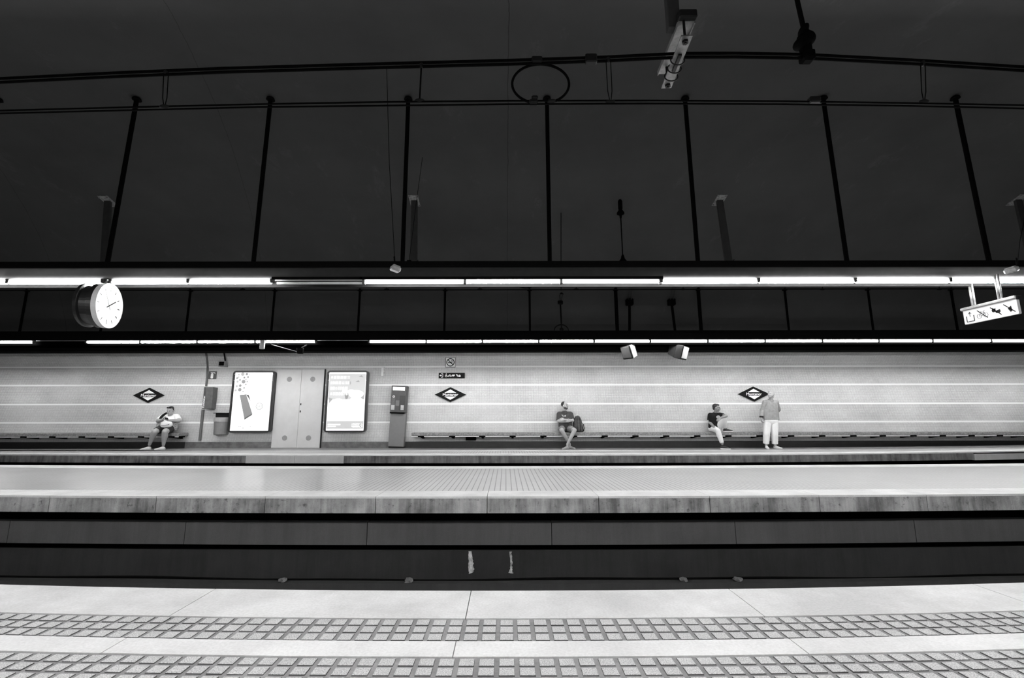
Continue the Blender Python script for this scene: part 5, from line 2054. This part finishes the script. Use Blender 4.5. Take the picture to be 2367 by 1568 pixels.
for off in (-0.08, -0.04, 0.0, 0.04, 0.08):
    mb.chain([top + Vector((off * 1.1, 0, 0)), bot + Vector((off * 0.9, 0, 0))], [0.105, 0.112])
mb.chain([sa, sa.lerp(ea, 0.72)], [0.078, 0.070], (True, False))
mb.chain([sb, sb.lerp(eb, 0.55)], [0.076, 0.068], (True, False))
mb.chain([nk + Vector((0, 0, -0.06)), nk + Vector((0, 0.0, -0.035))], [0.09, 0.072], (True, False))
mb.build('shirt', cloth('black_cotton', 0.012), t, remesh=VX)
shirt_print(P(1660.5, 965.5, 13.735), 0.15, 0.12, t, M_PRINT, [circ(0, 0, 0.5, 14)[:8] + [(-.2, -.1)], [(-.5, .2), (.2, .45), (.45, .3), (-.2, .05)], [(-.1, -.15), (.4, .1), (.45, -.25), (.15, -.5)]], math.radians(14))
mb = MB()
mb.chain([ha + Vector((-.02, 0, 0)), hb + Vector((.02, 0, 0))], [0.108, 0.108])
for h_, k_, a_ in ((ha, ka, aa), (hb, kb, ab)):
    mb.chain([h_, k_, k_.lerp(a_, 0.5), k_.lerp(a_, 0.93)], [0.104, 0.076, 0.068, 0.054], (True, False))
mb.build('trousers', cloth('white_denim', 0.70, 0.06), t, remesh=VX)
for a_, fd, z0 in ((aa, (0.75, -0.45), 0.0), (ab, (0.85, -0.35), 0.467)):
    mb = MB()
    shoe(mb, a_, fd, z0 + 0.012, 0.262)
    sh = mb.build('shoe', plain('black_shoe', 0.012, 0.6), t, True)
    mb = MB()
    sole(mb, a_, fd, z0)
    mb.build('sole', plain('white_sole', 0.75, 0.6), sh)
mb = MB()
def hs(p, r):
    mb.ell(hc + Rh @ Vector(p), r, Rh, 18, 12)
hs((0, -0.030, 0.046), (0.080, 0.088, 0.082)); hs((0, 0.02, 0.088), (0.062, 0.060, 0.034)); hs((0, -0.065, 0.0), (0.068, 0.045, 0.065))
mb.build('hair', M_HAIRD, t, remesh=VX)

# --- standing person
YS_ = 13.52
hc = P(1781.2, 913.0, YS_ - 0.02)
Rh = frame((-0.80, -0.52, 0.22))
sa, sb = P(1768.3, 931.0, YS_ + 0.02), P(1794.0, 931.0, YS_ + 0.04)
ea, eb = P(1762.3, 949.5, YS_ + 0.04), P(1799.2, 947.5, YS_ + 0.12)
wa, wb = P(1759.8, 966.0, YS_ - 0.04), P(1791.0, 957.0, YS_ + 0.20)
ha, hb = P(1774.3, 974.0, YS_), P(1789.3, 974.0, YS_)
ka, kb = P(1772.3, 1003.0, YS_ - 0.02), P(1790.8, 1003.0, YS_ - 0.02)
aa, ab = P(1771.0, 1029.0, YS_ + 0.02), P(1791.5, 1029.5, YS_ + 0.02)
nk = P(1781.5, 924.5, YS_ + 0.02)
t = thing('person', 'standing person in grey sweater and white trousers, looking along the track', 'person', (nk.x, YS_, 0.0), 'people waiting on the far platform')
mb = MB()
head(mb, hc, Rh, 0.96)
mb.chain([nk + Vector((0, 0.01, -0.05)), hc + Vector((0.01, 0.01, -0.06))], [0.052, 0.048])
mb.chain([sa, sb], [0.055, 0.055])
mb.chain([(sa + sb) / 2 + Vector((0, 0, -0.06)), (ha + hb) / 2], [0.08, 0.085])
for s_, e_, w_ in ((sa, ea, wa), (sb, eb, wb)):
    mb.chain([s_, e_, e_.lerp(w_, 0.3), w_], [0.048, 0.038, 0.039, 0.025])
hand(mb, wa, (-0.05, -0.15, -1.0), (1.0, 0.1, 0.0), 1, 0.35)
hand(mb, wb, (-0.9, 0.2, -0.2), (0.0, 1.0, 0.1), 1, 0.4)
for h_, k_, a_ in ((ha, ka, aa), (hb, kb, ab)):
    mb.chain([h_, k_, k_.lerp(a_, 0.3), a_, lift(a_, -0.05)], [0.085, 0.058, 0.054, 0.036, 0.034])
mb.build('body', M_SKIN, t, remesh=VX)
face_parts(t, hc, Rh, 0.96, False)
mb = MB()
mb.chain([sa, sb], [0.074, 0.074])
top, bot = (sa + sb) / 2 + Vector((0, 0, -0.05)), (ha + hb) / 2 + Vector((0.005, 0, 0.035))
for off in (-0.10, -0.05, 0.0, 0.05, 0.10):
    mb.chain([top + Vector((off * 0.85, 0, 0)), top.lerp(bot, 0.5) + Vector((off, 0, 0)), bot + Vector((off * 1.1, 0, 0))], [0.10, 0.112, 0.120], (True, False))
for s_, e_, w_ in ((sa, ea, wa), (sb, eb, wb)):
    mb.chain([s_, e_, e_.lerp(w_, 0.85)], [0.074, 0.064, 0.050], (True, False))
mb.chain([nk + Vector((0, 0, -0.03)), nk + Vector((0, 0.0, 0.0))], [0.08, 0.060], (True, False))
mb.build('sweater', cloth('grey_knit', 0.27, 0.15), t, remesh=VX)
mb = MB()
mb.chain([ha, hb], [0.115, 0.115])
for h_, k_, a_ in ((ha, ka, aa), (hb, kb, ab)):
    mb.chain([h_, k_, a_ + Vector((0, 0, 0.035))], [0.108, 0.088, 0.080], (True, False))
mb.build('trousers', cloth('white_trousers', 0.80, 0.04), t, remesh=VX)
for a_, fd in ((aa, (-0.25, -0.85)), (ab, (0.45, -0.75))):
    mb = MB()
    shoe(mb, a_, fd, 0.0, 0.25, 0.042)
    mb.build('shoe', plain('pale_shoe', 0.60, 0.6), t, True)
mb = MB()
def hs(p, r):
    mb.ell(hc + Rh @ Vector(p), r, Rh, 18, 12)
hs((0, -0.036, 0.036), (0.080, 0.084, 0.086)); hs((0, 0.02, 0.082), (0.058, 0.058, 0.034)); hs((0, -0.06, -0.04), (0.066, 0.05, 0.07))
mb.build('hair', M_HAIRB, t, remesh=VX)
mb = MB()
mb.tube([wa.lerp(ea, 0.12) + Vector((0.045 * math.cos(a), 0.045 * math.sin(a), 0.0)) for a in [2 * math.pi * k / 16 for k in range(16)]], 0.014, 8, True)
mb.build('wristband', cloth('black_band', 0.01), t, True)
